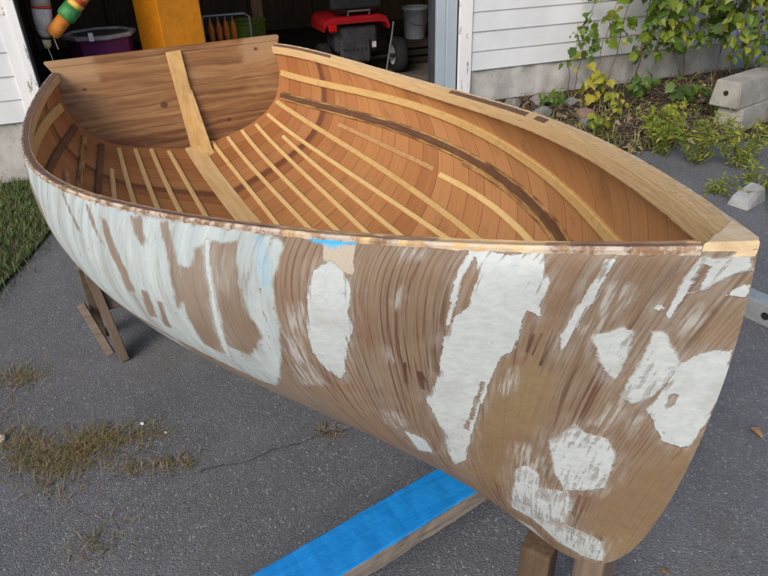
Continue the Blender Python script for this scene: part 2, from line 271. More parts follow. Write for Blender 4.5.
def hull_mat():
    n = N('hull_peeling_paint'); g = n.attr('grain'); s = n.attr('girth'); A = {k: n.attr(k) for k in ('left', 'bare', 'white', 'cream', 'blue', 'thin', 'dark', 'fill', 'scuff')}
    n1 = n.noise(n.vec(n.math('MULTIPLY', g, 26), n.math('MULTIPLY', s, 9)), 1, 5, .65)
    n2 = n.noise(n.vec(n.math('MULTIPLY', g, 150), n.math('MULTIPLY', s, 11)), 1, 4, .6)
    n3 = n.noise(n.vec(n.math('MULTIPLY', g, 60), n.math('MULTIPLY', s, 60)), 1, 6, .7)
    # --- bare veneer
    wob = n.noise(n.vec(n.math('MULTIPLY', g, 5), n.math('MULTIPLY', s, 1.5)), 1, 3, .5)
    gl = n.math('ADD', n.math('MULTIPLY', g, 100), n.math('MULTIPLY', n.noise(n.vec(n.math('MULTIPLY', g, 6), n.math('MULTIPLY', s, .9)), 1, 2, .4), 7))
    saw = n.math('FRACT', gl); lw = n.math('MULTIPLY', n.step(saw, .66, .93), n.step(saw, 1.0, .955))
    wg = n.math('ADD', g, n.math('MULTIPLY', n.math('SUBTRACT', n.noise(n.vec(n.math('MULTIPLY', g, 7), n.math('MULTIPLY', s, 2.0)), 1, 3, .5), .5), .035)); ln = n.noise(n.vec(n.math('MULTIPLY', wg, 120), n.math('MULTIPLY', s, 1.8)), 1, 3, .6); ln2 = n.step(ln, .55, .64)
    lw = n.math('MULTIPLY', lw, n.step(ln, .38, .55, .1, 1))
    gl2 = n.math('FRACT', n.math('ADD', n.math('MULTIPLY', g, 190), n.math('MULTIPLY', n.noise(n.vec(n.math('MULTIPLY', g, 12), n.math('MULTIPLY', s, 1.1)), 1, 2, .4), 6))); lw2 = n.math('MULTIPLY', n.step(gl2, .35, .9), n.step(gl2, 1, .9))
    gate = n.noise(n.vec(n.math('MULTIPLY', g, 15), n.math('MULTIPLY', s, 1.6)), 1, 4, .62)
    fine = n.noise(n.vec(n.math('MULTIPLY', g, 420), n.math('MULTIPLY', s, 7)), 1, 4, .65)
    pid = n.math('FLOOR', n.math('DIVIDE', n.math('ADD', g, .02), .135)); pr = n.white(pid)
    pr_ = n.white(n.math('ADD', pid, 13.7))
    g3 = n.noise(n.vec(n.math('MULTIPLY', g, 9), n.math('MULTIPLY', s, 1.3)), 1, 3, .6)
    wood = n.mix(n.step(fine, .35, .68), (.235, .175, .122), (.165, .118, .079))
    wood = n.mix(n.step(pr, 0, 1, 0, .5), wood, (.25, .155, .09))
    wood = n.mix(n.math('MULTIPLY', lw, n.step(n.math('ADD', gate, n.math('MULTIPLY', n.math('SUBTRACT', pr_, .5), .55)), .43, .56, .02, .98)), wood, (.085, .036, .019)); wood = n.mix(n.math('MULTIPLY', lw2, n.step(gate, .66, .36, .1, .5)), wood, (.11, .06, .035))
    wood = n.mix(n.step(n.noise(n.vec(n.math('MULTIPLY', g, 6), n.math('MULTIPLY', s, 5)), 1, 4, .6), .5, .75, 0, .6), wood, (.235, .19, .148))
    seam = n.math('FRACT', n.math('DIVIDE', n.math('ADD', g, .02), .135))
    wood = n.mix(n.math('MULTIPLY', n.step(n.math('ABSOLUTE', n.math('SUBTRACT', seam, .5)), .488, .496), n.step(n1, .35, .6, .1, .75)), wood, (.07, .045, .03))
    wood = n.mix(n.math('MULTIPLY', n.step(n.noise(n.vec(n.math('MULTIPLY', g, 11), n.math('MULTIPLY', s, 3.2)), 1, 4, .6), .56, .72), .6), wood, n.mix(fine, (.21, .10, .055), (.13, .06, .035)))
    dm = n.step(n.math('ADD', A['dark'], n.math('MULTIPLY', n.math('SUBTRACT', n2, .5), .012)), -.002, .002)
    wood = n.mix(dm, wood, (.06, .026, .014))
    wood = n.mix(n.math('MULTIPLY', ln2, n.step(g3, .36, .56, .15, .85)), wood, n.mix(gate, (.10, .043, .023), (.065, .028, .016)))
    wood = n.mix(n.step(g, 2.42, 2.1, 0, .55), wood, n.mix(fine, (.27, .24, .21), (.20, .175, .15)))
    fm = n.step(n.math('ADD', A['fill'], n.math('MULTIPLY', n.math('SUBTRACT', n1, .5), .07)), -.012, .02)
    wood = n.mix(n.math('MULTIPLY', fm, .88), wood, n.mix(n.step(n3, .3, .7), (.235, .168, .092), (.195, .136, .072)))
    # --- thin worn primer
    wood = n.mix(n.step(n.noise(n.vec(n.math('MULTIPLY', g, 3.2), n.math('MULTIPLY', s, 2.4)), 1, 5, .6), .42, .66, 0, .45), wood, (.15, .092, .055))
    tm = n.math('MULTIPLY', n.step(n.math('ADD', A['thin'], n.math('MULTIPLY', n.math('SUBTRACT', n1, .5), .07)), -.012, .022), n.step(n2, .42, .60, .08, .75))
    tm = n.math('MAXIMUM', tm, n.math('MULTIPLY', n.step(n1, .64, .76), n.step(n2, .45, .7, 0, .4)))
    halo = n.math('MULTIPLY', n.step(n.math('ADD', n.math('MAXIMUM', A['white'], A['scuff']), n.math('MULTIPLY', n.math('SUBTRACT', n1, .5), .08)), -.045, .012), n.step(n2, .40, .66, .04, .45)); tm = n.math('MAXIMUM', tm, halo)
    wood = n.mix(tm, wood, (.40, .405, .39))
    # --- weathered light blue white paint towards the stern
    bare = n.math('ADD', A['bare'], n.math('MULTIPLY', n.math('SUBTRACT', n1, .5), .05))
    st = n.noise(n.vec(n.math('MULTIPLY', g, 17), n.math('MULTIPLY', s, 1.7)), 1, 5, .62, .3)
    lf = n.math('MINIMUM', n.math('ADD', A['left'], n.math('MULTIPLY', n.math('SUBTRACT', n1, .5), .045)), n.math('SUBTRACT', n.math('MULTIPLY', bare, -1), n.math('MULTIPLY', n.math('SUBTRACT', n2, .5), .012)))
    lm_ = n.math('MULTIPLY', n.math('MULTIPLY', n.step(lf, -.007, .006), n.step(n.noise(n.vec(n.math('MULTIPLY', g, 80), n.math('MULTIPLY', s, 26)), 1, 5, .7), .66, .62, .25, 1)), n.step(n.math('ADD', st, n.math('MULTIPLY', n.math('SUBTRACT', n2, .5), .4)), .72, .56, .3, .96))
    lc = n.mix(n.step(st, .36, .6), (.43, .495, .505), (.33, .385, .395))
    lc = n.mix(n.step(n2, .5, .7, 0, .6), lc, (.31, .31, .29)); lc = n.mix(n.step(n.noise(n.vec(n.math('MULTIPLY', g, 40), n.math('MULTIPLY', s, 3)), 1, 5, .65), .52, .72, 0, .6), lc, (.27, .235, .20)); lc = n.mix(n.step(n3, .55, .75, 0, .5), lc, (.50, .55, .555))
    col = n.mix(lm_, wood, lc)
    # --- thick white filler paint
    ed = n.math('ADD', n.math('MULTIPLY', n.math('SUBTRACT', n1, .5), .022), n.math('ADD', n.math('MULTIPLY', n.math('SUBTRACT', n2, .5), .008), n.math('MULTIPLY', n.math('SUBTRACT', n3, .5), .015)))
    wv = n.math('ADD', n.math('ADD', A['white'], .003), ed); bcut = n.step(n.math('ADD', A['bare'], ed), .001, -.003)
    pt = n.noise(n.vec(n.math('MULTIPLY', g, 7), n.math('MULTIPLY', s, 5)), 1, 4, .6); scr = n.step(n.math('ADD', n2, n.math('ADD', n.math('MULTIPLY', n.step(wv, .0, .02), .22), n.math('MULTIPLY', n.math('SUBTRACT', pt, .5), -.9))), .30, .46, .25, 1)
    wm = n.math('MULTIPLY', n.math('MULTIPLY', n.step(wv, -.0012, .0014), scr), bcut)
    sv = n.math('ADD', A['scuff'], ed); sk = n.math('ADD', n.math('MULTIPLY', n2, .62), n.math('ADD', n.math('MULTIPLY', pt, .55), n.math('MULTIPLY', n3, .18))); sw = n.math('MULTIPLY', n.math('MULTIPLY', n.step(sv, -.004, .004), n.step(sk, .80, .68, .22, 1)), bcut); wm = n.math('MAXIMUM', wm, sw)
    wc = n.mix(n.step(n3, .35, .7), (.48, .515, .52), (.40, .44, .45)); wc = n.mix(n.step(n1, .5, .75, 0, .6), wc, (.37, .41, .43))
    wc = n.mix(n.step(n.math('MAXIMUM', wv, sv), .003, .0, 0, .5), wc, (.38, .33, .28))
    sp = n.step(n.noise(n.vec(n.math('MULTIPLY', g, 75), n.math('MULTIPLY', s, 48)), 1, 2, .5), .70, .75); wc = n.mix(n.math('MULTIPLY', sp, .6), wc, (.20, .17, .15)); sm_ = n.noise(n.vec(n.math('MULTIPLY', g, 10), n.math('MULTIPLY', s, 8)), 1, 5, .65); wc = n.mix(n.step(sm_, .5, .72, 0, .45), wc, (.33, .32, .30))
    cm = n.step(n.math('ADD', A['cream'], ed), -.001, .002); col = n.mix(n.math('MULTIPLY', cm, .9), col, (.42, .37, .30))
    col = n.mix(wm, col, wc)
    bl = n.math('MULTIPLY', n.step(n.math('ADD', A['blue'], ed), -.010, .002), n.step(n1, .3, .55, .55, 1))
    col = n.mix(n.math('MULTIPLY', bl, n.step(A['left'], -.005, .02, 1, .2)), col, (.03, .36, .66))
    col = n.mix(n.step(n.noise(n.vec(n.math('MULTIPLY', g, 300), n.math('MULTIPLY', s, 300)), 1, 2, .5), .72, .78, 0, .5), col, (.13, .10, .08))
    o1 = n.noise(n.obj, 28, 4, .55); o2 = n.noise(n.obj, 160, 3, .6)
    h = n.math('ADD', n.math('ADD', n.math('MULTIPLY', wm, .8), n.math('MULTIPLY', lm_, .25)), n.math('ADD', n.math('MULTIPLY', n.math('MULTIPLY', lw, n.math('SUBTRACT', 1, wm)), -.2), n.math('ADD', n.math('MULTIPLY', o2, .22), n.math('MULTIPLY', o1, .9))))
    ro = n.mix(wm, (.62,) * 3, (.42,) * 3)
    return n.out(col, ro, n.bump(h, .0022, .8), 0, .4)

def both(fnear, ffar): return np.concatenate([fnear, ffar])
no = nrm(TG, VG)
Vh = np.concatenate([(H * MIR).reshape(-1, 3), H.reshape(-1, 3)])
q = lambda i, j: i * NV + j
I, J = np.meshgrid(np.arange(NT - 1), np.arange(NV - 1), indexing='ij'); I = I.ravel(); J = J.ravel()
Fn = np.stack([q(I, J), q(I + 1, J), q(I + 1, J + 1), q(I, J + 1)], -1); Ff = Fn[:, ::-1] + NT * NV
base = np.array(boat.location)
at = {k: np.concatenate([v, v]) for k, v in FLD.items()}
at['grain'] = np.concatenate([GRN, GRN + .37]); at['girth'] = np.concatenate([GI.ravel(), GI.ravel() + .3])
mesh('outer_planking', Vh - base, np.concatenate([Fn, Ff]), hull_mat(), boat, True, at)

# --- inner planking: cedar strips laid across the boat
def cedar_mat(band):
    n = N('cedar_planking'); l = n.attr('along'); s = n.attr('girth')
    l = n.math('ADD', l, n.math('MULTIPLY', n.math('SUBTRACT', n.noise(n.vec(n.math('MULTIPLY', l, 2), n.math('MULTIPLY', s, 2.2)), 1, 2), .5), .03))
    k = n.math('DIVIDE', l, .10); pid = n.math('FLOOR', k); fr = n.math('FRACT', k); pr = n.white(pid); pr2 = n.white(n.math('ADD', pid, 71.3))
    g = n.noise(n.vec(n.math('MULTIPLY', l, 260), n.math('ADD', n.math('MULTIPLY', s, 4), n.math('MULTIPLY', pid, 7.7))), 1, 5, .6)
    g2 = n.noise(n.vec(n.math('MULTIPLY', l, 40), n.math('ADD', n.math('MULTIPLY', s, 3), n.math('MULTIPLY', pid, 3.1))), 1, 4, .6)
    col = n.ramp(pr, [(0, (.30, .115, .038)), (.25, (.375, .155, .051)), (.5, (.42, .185, .062)), (.8, (.45, .21, .076)), (1, (.35, .132, .042))])
    col = n.mix(n.step(g, .38, .72, 0, .6), col, n.mix(pr2, (.21, .072, .022), (.26, .10, .032)))
    col = n.mix(n.step(g2, .42, .75, 0, .4), col, (.44, .205, .07))
    dk = n.math('MULTIPLY', n.step(pr2, .93, .96), n.step(g2, .3, .6, .5, .95)); col = n.mix(n.math('MULTIPLY', dk, .75), col, (.085, .032, .018))
    col = n.mix(n.step(l, 1.0, 1.9, 0, .5), col, (.42, .22, .093)); col = n.mix(n.step(l, .9, .1, 0, .3), col, (.26, .085, .028))
    bd = n.step(n.math('ABSOLUTE', n.math('SUBTRACT', l, n.math('ADD', band, n.math('MULTIPLY', n.math('SUBTRACT', g2, .5), .03)))), .036, .012); col = n.mix(n.math('MULTIPLY', bd, .75), col, (.10, .034, .018))
    d = n.math('ABSOLUTE', n.math('SUBTRACT', fr, .5)); hf = n.math('ABSOLUTE', n.math('SUBTRACT', n.math('FRACT', n.math('MULTIPLY', k, 2)), .5)); sm = n.math('MAXIMUM', n.step(d, .478, .492), n.math('MULTIPLY', n.step(hf, .475, .49), .28))
    col = n.mix(n.math('MULTIPLY', sm, n.step(g2, .32, .62, .15, .75)), col, (.085, .03, .015))
    st = n.noise(n.vec(n.math('MULTIPLY', l, 6), n.math('MULTIPLY', s, 6)), 1, 5, .65); col = n.mix(n.step(st, .54, .75, 0, .6), col, (.19, .085, .035)); col = n.mix(n.step(n.noise(n.vec(n.math('MULTIPLY', l, 55), n.math('MULTIPLY', s, 26)), 1, 3, .6), .68, .76, 0, .5), col, (.08, .035, .02))
    h = n.math('ADD', n.math('MULTIPLY', sm, -1), n.math('MULTIPLY', g, .25))
    return n.out(col, n.step(g, .3, .7, .42, .6), n.bump(h, .0016, .8), 0, .35)
TH = .012
ni, nj = 240, 90
Ti, Vi = np.meshgrid(np.linspace(0.001, .985, ni), np.linspace(0, 1, nj), indexing='ij')
Hi = surf(Ti, Vi) - nrm(Ti, Vi) * TH; Hi[..., 1] = np.maximum(Hi[..., 1], 0); Hi[:, 0, 1] = 0
LA = np.concatenate([[0], np.cumsum(np.linalg.norm(np.diff(surf(Ti[:, 0], np.full(ni, .6)), axis=0), axis=-1))])
LA = np.repeat(LA[:, None], nj, 1)
Gi = np.concatenate([np.zeros((ni, 1)), np.cumsum(np.linalg.norm(np.diff(Hi, axis=1), axis=-1), axis=1)], 1)
I, J = np.meshgrid(np.arange(ni - 1), np.arange(nj - 1), indexing='ij'); I = I.ravel(); J = J.ravel(); q = lambda i, j: i * nj + j
Fa = np.stack([q(I, J), q(I, J + 1), q(I + 1, J + 1), q(I + 1, J)], -1)
mesh('inner_planking', np.concatenate([Hi.reshape(-1, 3), (Hi * MIR).reshape(-1, 3)]) - base, np.concatenate([Fa, Fa[:, ::-1] + ni * nj]), cedar_mat(float(np.interp(.112, Ti[:, 0], LA[:, 0]))), boat, True,
     {'along': np.concatenate([LA.ravel()] * 2), 'girth': np.concatenate([Gi.ravel(), -Gi.ravel()])})

# --- gunwales
def gun_mat():
    n = N('gunwale_wood'); t = n.attr('along'); u = n.attr('across'); dk = n.attr('seg'); nr = n.attr('nearside')
    a = n.noise(n.vec(n.math('MULTIPLY', t, 14), n.math('MULTIPLY', u, 9)), 1, 5, .65); b = n.noise(n.vec(n.math('MULTIPLY', t, 7), n.math('MULTIPLY', u, 60)), 1, 4, .6)
    c = n.noise(n.obj, 38, 5, .65)
    col = n.mix(n.step(b, .35, .68), (.66, .47, .25), (.53, .345, .16))
    col = n.mix(n.step(a, .5, .72, 0, .5), col, (.42, .27, .135))
    strip = n.math('MULTIPLY', n.step(u, .19, .21), n.step(u, .80, .77))
    dm = n.math('MULTIPLY', strip, n.step(n.math('ADD', dk, n.math('MULTIPLY', n.math('SUBTRACT', c, .5), .9)), .42, .55))
    col = n.mix(n.math('MULTIPLY', dm, .9), col, n.mix(n.step(c, .3, .7), (.14, .055, .035), (.085, .045, .035)))
    mm = n.math('MULTIPLY', nr, n.step(n.math('ADD', n.math('MULTIPLY', a, .75), n.math('ADD', n.math('MULTIPLY', dk, .35), n.math('MULTIPLY', n.math('SUBTRACT', c, .5), .25))), .27, .41))
    mm = n.math('MULTIPLY', mm, n.step(u, 1.02, .95)); col = n.mix(n.math('MULTIPLY', mm, .85), col, n.mix(n.step(c, .35, .65), (.16, .08, .05), (.22, .13, .09)))
    wt = n.math('MULTIPLY', n.step(u, .24, .16), n.step(c, .44, .6)); col = n.mix(n.math('MULTIPLY', wt, .75), col, (.55, .50, .43))
    blk = n.math('MULTIPLY', n.step(n.noise(n.obj, 21, 6, .75), .63, .7), .55); col = n.mix(blk, col, (.07, .04, .028))
    h = n.math('ADD', b, n.math('MULTIPLY', c, .7)); return n.out(col, .62, n.bump(h, .002), 0, .35)
GM = gun_mat()
RW, RH = .0225, .034
def gunwale(side):
    t = np.linspace(0, .985, 260); S = bez(Sc, t); d = bez(Sc, np.minimum(t + .004, 1)) - bez(Sc, np.maximum(t - .004, 0)); d[:, 2] = 0; d /= np.linalg.norm(d, axis=1)[:, None]
    o = np.stack([-d[:, 1], d[:, 0], 0 * t], -1); o = np.where(o[:, 1:2] < 0, -o, o)
    w = np.minimum(RW, np.maximum(.0045, S[:, 1] / np.maximum(np.abs(o[:, 1]), .2) - .001))
    tl = .0055 if side > 0 else .0
    sec = [(.0025, -.005, 0.0), (.003, .002 + tl, 0.03), (.0, .0055 + tl, .1)] + [(-k, .0055 + tl - (.006 + 1.6 * tl) * k, .1 + .8 * k) for k in (.15, .2, .3, .45, .6, .77, .85)] + [(-.96, .0025 - .6 * tl, .93), (-1, -.002 - .6 * tl, .97), (-1, -RH + .003, 1.2), (-.97, -RH, 1.25), (-.25, -RH, 1.3)]
    P = []; U = []
    wig = RNG.normal(0, .0004, (260, len(sec))); 
    for k, (a, z, u) in enumerate(sec):
        off = (a * w if a < 0 else np.full(260, a)) + (wig[:, k] * 1.6 if k < 2 else 0)
        uu = .03 * 0 + (-a if a < 0 else 0)
        P.append(S + o * off[:, None] + np.array([0, 0, 1]) * (z + wig[:, k])[:, None]); U.append(np.full(260, uu if u < 1 else 1.0 + (u - 1)))
    P = np.stack(P, 1); U = np.stack(U, 1); ns = len(sec)
    if side < 0: P = P * MIR
    seg = np.zeros(260)
    rng = ((0, .155, .75), (.45, .645, 1.0), (.665, .69, .8)) if side > 0 else ((0, .55, .55), (.62, .80, .7), (.955, .985, .0), (.945, .98, .9))
    for a, b, s in rng: seg[(t >= a) & (t <= b)] = s
    if side < 0: seg[(t > .89) & (t < .935)] = -.7
    Fq = [(i * ns + k, i * ns + (k + 1) % ns, (i + 1) * ns + (k + 1) % ns, (i + 1) * ns + k) for i in range(259) for k in range(ns)]
    if side > 0: Fq = [f[::-1] for f in Fq]
    Fq += [tuple(range(ns)), tuple(range(259 * ns, 260 * ns))[::-1]]
    L = np.concatenate([[0], np.cumsum(np.linalg.norm(np.diff(S, axis=0), axis=1))])
    o_ = mesh('gunwale', P.reshape(-1, 3) - base, Fq, GM, boat, False, {'along': np.repeat(L, ns), 'across': U.ravel(), 'seg': np.repeat(seg, ns), 'nearside': np.full(260 * ns, 1.0 if side < 0 else 0.0)})
    return o_
gunwale(1)['label'] = 'pale gunwale with dark strips along its top'
gunwale(-1)['label'] = 'weathered mottled brown gunwale'

PINE = woodmat('pine_batten', (.62, .40, .17), (.47, .275, .105), 0, 1, .5)
TAN = woodmat('tan_batten', (.44, .225, .085), (.33, .15, .055), 0, 1, .5, dirt=.35)
DARK = woodmat('stained_batten', (.17, .08, .04), (.085, .036, .02), 0, 1, .55, dirt=.5)
def batmat(name, stops, dirt=0.0, rough=.52):
    n = N(name); t = n.attr('along'); u = n.attr('across'); a = n.noise(n.vec(n.math('MULTIPLY', t, 7), n.math('MULTIPLY', u, 1.1)), 1, 5, .62); b = n.noise(n.vec(n.math('MULTIPLY', t, 9), n.math('MULTIPLY', u, 7)), 1, 4, .6); c = n.noise(n.obj, 45, 5, .7)
    col = n.ramp(n.math('ADD', n.math('MULTIPLY', a, .6), n.math('MULTIPLY', b, .4)), stops)
    if dirt: col = n.mix(n.math('MULTIPLY', n.step(n.math('ADD', n.math('MULTIPLY', c, .6), n.math('MULTIPLY', a, .4)), .50, .62), dirt), col, (.06, .03, .016))
    return n.out(col, rough, n.bump(b, .001), 0, .35)
PINE = batmat('pine_batten', [(.3, (.54, .335, .12)), (.5, (.68, .46, .19)), (.7, (.74, .53, .25))], .12)
TAN = batmat('tan_batten', [(.3, (.36, .18, .065)), (.5, (.48, .265, .105)), (.7, (.55, .33, .14))], .35)
LTAN = batmat('light_tan_batten', [(.3, (.46, .27, .095)), (.5, (.58, .37, .14)), (.7, (.64, .43, .18))], .25)
DARK = batmat('stained_batten', [(.3, (.075, .032, .018)), (.5, (.12, .052, .027)), (.72, (.24, .125, .055))], .5)
PIED = batmat('dark_and_yellow_batten', [(.40, (.10, .045, .022)), (.47, (.20, .10, .04)), (.53, (.42, .245, .085)), (.7, (.52, .32, .12))], .4)
def sweep(name, C_, Nn, w, h, m, sink=.002, label=None):
    """rectangular strip along points C_ with surface normals Nn (pointing into the boat)"""
    C_ = np.asarray(C_); d = np.gradient(C_, axis=0); d /= np.linalg.norm(d, axis=1)[:, None]; s = np.cross(d, Nn); s /= np.linalg.norm(s, axis=1)[:, None]
    wig = RNG.normal(0, .0004, (len(C_), 1)); c = w * .5; e = min(.003, h * .35)
    sec = [(-c, -sink), (-c, h - e), (-c + e, h), (c - e, h), (c, h - e), (c, -sink)]
    P = np.stack([C_ + s * a + Nn * (b + wig) for a, b in sec], 1); n = len(C_); k = len(sec)
    Fq = [(i * k + j, i * k + (j + 1) % k, (i + 1) * k + (j + 1) % k, (i + 1) * k + j) for i in range(n - 1) for j in range(k)] + [tuple(range(k))[::-1], tuple(range((n - 1) * k, n * k))]
    al = np.concatenate([[0], np.cumsum(np.linalg.norm(np.diff(C_, axis=0), axis=1))]) + C_[0, 1] * 7
    o = mesh(name, P.reshape(-1, 3) - base, Fq, m, boat, False, {'along': np.repeat(al, k), 'across': np.tile([-1, -1, -.8, .8, 1, 1], n)})
    if label: o['label'] = label
    return o
STY = {'La': (LTAN, .042, .009), 'Lb': (DARK, .030, .011), 'Lc': (PIED, .026, .011), 'Ld': (DARK, .027, .011), 'Le2': (TAN, .022, .010), 'Rq': (TAN, .023, .009), 'Rp': (LTAN, .026, .011), 'Rs': (PIED, .046, .008), 'Rs2': (PIED, .030, .009), 'Rt': (LTAN, .033, .011), 'Rr': (PINE, .024, .011)}
FREE = {'Rq': 0, 'Rs2': .03}
for k, pts in BATTENS.items():
    p = np.array(pts); t0, t1 = p[0, 0], p[-1, 0]
    ext = FREE.get(k, .14 if t1 < .6 else .05)
    dg = 1 if len(p) == 2 else 2 if len(p) < 6 else 4
    cf = np.polyfit(p[:, 0], p[:, 1], dg); sl_ = np.polyval(np.polyder(cf), t1)
    t = np.linspace(max(t0, .004), t1 + ext, 60); v = np.where(t <= t1, np.polyval(cf, t), np.polyval(cf, t1) + sl_ * (t - t1)); v = np.clip(v, .03, .95)
    m, w, h = STY.get(k, (PINE, .0205, .0105)); w *= .88
    nn = nrm(t, v); c = surf(t, v) - nn * TH; nn = -nn
    if k[0] == 'L': c = c * MIR; nn = nn * MIR
    lab = {id(DARK): 'dark stained batten', id(TAN): 'tan weathered batten', id(LTAN): 'light tan batten', id(PIED): 'batten mottled dark and yellow'}.get(id(m))
    sweep('batten', c, nn, w, h, m, label=lab)
    if k == 'Rs': sweep('batten', c[:-1] + nn[:-1] * .008, nn[:-1], .021, .006, DARK, label='dark strip laid on the mottled batten')

CAPW = woodmat('bow_cap_wood', (.66, .52, .34), (.50, .36, .21), 0, 1.2, .6, dirt=.2)
# --- keelson, transom, knee, breasthook
KEEL = woodmat('keelson_pine', (.66, .45, .21), (.52, .32, .13), 0, .8, .5)
t = np.linspace(.004, .42, 80); c = bez(Kc, t) + np.array([0, 0, TH + .002]); d = np.gradient(c, axis=0); d /= np.linalg.norm(d, axis=1)[:, None]
sweep('keelson', c, np.stack([-d[:, 2], 0 * t, d[:, 0]], -1), .084, .016, KEEL, .01)
def tx(z): return .0946 * (.4428 - z) / .409        # raked transom plane
def transom_mat():
    n = N('transom_boards'); p = n.sep(n.obj); y, z = p[1], p[2]
    bd = n.math('ADD', n.math('DIVIDE', n.math('ADD', z, .012), .148), 0); pid = n.math('FLOOR', bd); fr = n.math('FRACT', bd); pr = n.white(pid)
    w = n.noise(n.vec(n.math('MULTIPLY', y, 2.6), n.math('MULTIPLY', z, 7), n.math('MULTIPLY', pid, 3)), 1, 4, .55)
    a = n.noise(n.vec(n.math('MULTIPLY', y, 1.5), n.math('ADD', n.math('MULTIPLY', z, 34), n.math('MULTIPLY', w, 2.2)), n.math('MULTIPLY', pid, 5)), 1, 6, .62)
    f = n.noise(n.vec(n.math('MULTIPLY', y, 9), n.math('MULTIPLY', z, 330)), 1, 4, .6)
    k = n.math('ADD', n.math('MULTIPLY', a, .8), n.math('ADD', n.math('MULTIPLY', f, .12), n.math('MULTIPLY', pr, .08)))
    col = n.ramp(k, [(.36, (.105, .042, .017)), (.45, (.185, .082, .031)), (.54, (.26, .127, .05)), (.68, (.40, .22, .095))])
    pale = n.noise(n.vec(n.math('MULTIPLY', y, 3.1), n.math('MULTIPLY', z, 6)), 1, 4, .6); col = n.mix(n.step(pale, .5, .68, 0, .7), col, n.mix(f, (.36, .22, .11), (.27, .155, .075)))
    topb = n.math('MULTIPLY', n.step(n.math('ABSOLUTE', n.math('ADD', n.math('ABSOLUTE', y), n.math('MULTIPLY', n.math('SUBTRACT', pale, .5), .3))), .31, .36), n.step(n.math('ADD', z, n.math('MULTIPLY', n.math('SUBTRACT', w, .5), .05)), .49, .515)); col = n.mix(n.math('MULTIPLY', topb, .75), col, n.mix(f, (.42, .27, .14), (.34, .20, .10)))
    for ky, kz, kr in ((.40, .555, .013), (-.40, .48, .011), (-.085, .37, .022), (.2, .26, .015)):
        dd = n.new('ShaderNodeVectorMath', operation='DISTANCE'); n.put(dd.inputs[0], n.vec(y, n.math('MULTIPLY', z, 1.3))); dd.inputs[1].default_value = (ky, kz * 1.3, 0)
        col = n.mix(n.step(dd.outputs['Value'], kr, kr * .55, 0, .8), col, (.06, .028, .016))
    sm = n.step(n.math('ABSOLUTE', n.math('SUBTRACT', fr, .5)), .49, .497); col = n.mix(n.math('MULTIPLY', sm, .55), col, (.05, .027, .017))
    return n.out(col, .55, n.bump(n.math('SUBTRACT', k, n.math('MULTIPLY', sm, .5)), .0016), 0, .35)
v = np.linspace(0, 1, 40); sec = surf(np.zeros(40), v)
ol = [(y, z) for y, z in zip(sec[:, 1], sec[:, 2])] + [(.528, .482), (.524, .489)]
ol = ol + [(-y, z) for y, z in ol[::-1] if y > 1e-6]
bm = B(); rings = []
for off in (.0035, -.022): rings.append([bm.verts.new((tx(z) + off, y, z)) for y, z in ol])
bm.faces.new(rings[0]); bm.faces.new(rings[1][::-1]); k = len(ol)
for i in range(k): bm.faces.new((rings[0][i], rings[1][i], rings[1][(i + 1) % k], rings[0][(i + 1) % k]))
bmesh.ops.triangulate(bm, faces=[f for f in bm.faces if len(f.verts) > 4])
tr = ch('transom', bm, transom_mat(), boat)
POST = woodmat('post_pine', (.66, .44, .18), (.50, .30, .11), 2, .8, .5, dirt=.15)
bm = B(); bar(bm, (tx(.474) + .0135, .008, .474), (tx(.03) + .0135, .022, .03), .066, .02, (1, 0, .2), .002)
ch('centre_post', bm, POST, boat)
bm = B(); path = [(.31, .030), (.24, .034), (.17, .040), (.11, .050)]
pts = [(tx(z) + o, z) for z, o in path] + [(.158, .045), (.2, .018), (.235, .004)]
bm_ = []
for x, z in pts: bm_.append((x, z))
pr_ = []
for i, (x, z) in enumerate(pts):
    a = pts[max(i - 1, 0)]; b = pts[min(i + 1, len(pts) - 1)]; dx, dz = b[0] - a[0], b[1] - a[1]; l = math.hypot(dx, dz); nx_, nz_ = -dz / l, dx / l
    y = .038 + .018 * i / 6; wk = min(1, .62 + .1 * i); tk = (-.9, .2, .8, 1, 1, 1, 1)[i]
    pr_.append([bm.verts.new((x + nx_ * e, y + yy, z + nz_ * e)) for yy, e in ((-.021 * wk, -.02), (.021 * wk, -.02), (.021 * wk, .011 * tk), (-.021 * wk, .011 * tk))])
for a, b in zip(pr_, pr_[1:]):
    for j in range(4): bm.faces.new((a[j], a[(j + 1) % 4], b[(j + 1) % 4], b[j]))
bm.faces.new(pr_[0][::-1]); bm.faces.new(pr_[-1]); ch('transom_knee', bm, POST, boat)
_q = bez(Sc, np.linspace(.9, 1, 200)); hb = lambda x: float(np.interp(x, _q[:, 0], _q[:, 1])); bm = B()
tp = [(2.8085, 0)] + [(x, hb(x) + .001) for x in np.linspace(2.802, 2.735, 9)] + [(2.742, hb(2.735) - .022), (2.757, .010), (2.764, -.006)] + [(x, -hb(x) - .001) for x in np.linspace(2.768, 2.802, 6)]
zt = lambda x: float(np.interp(x, _q[:, 0], _q[:, 2])); up = [bm.verts.new((x, y, zt(x) + .0105)) for x, y in tp]; dn = [bm.verts.new((x, y, zt(x) - (.009 if x > 2.78 else .012))) for x, y in tp]
f1 = bm.faces.new(up); f2 = bm.faces.new(dn[::-1])
for i in range(len(tp)): bm.faces.new((up[i], dn[i], dn[(i + 1) % len(tp)], up[(i + 1) % len(tp)]))
bmesh.ops.bevel(bm, geom=list(f1.edges), offset=.004, segments=3, affect='EDGES', profile=.5); bmesh.ops.triangulate(bm, faces=[f for f in bm.faces if len(f.verts) > 4]); ch('breasthook', bm, CAPW, boat)

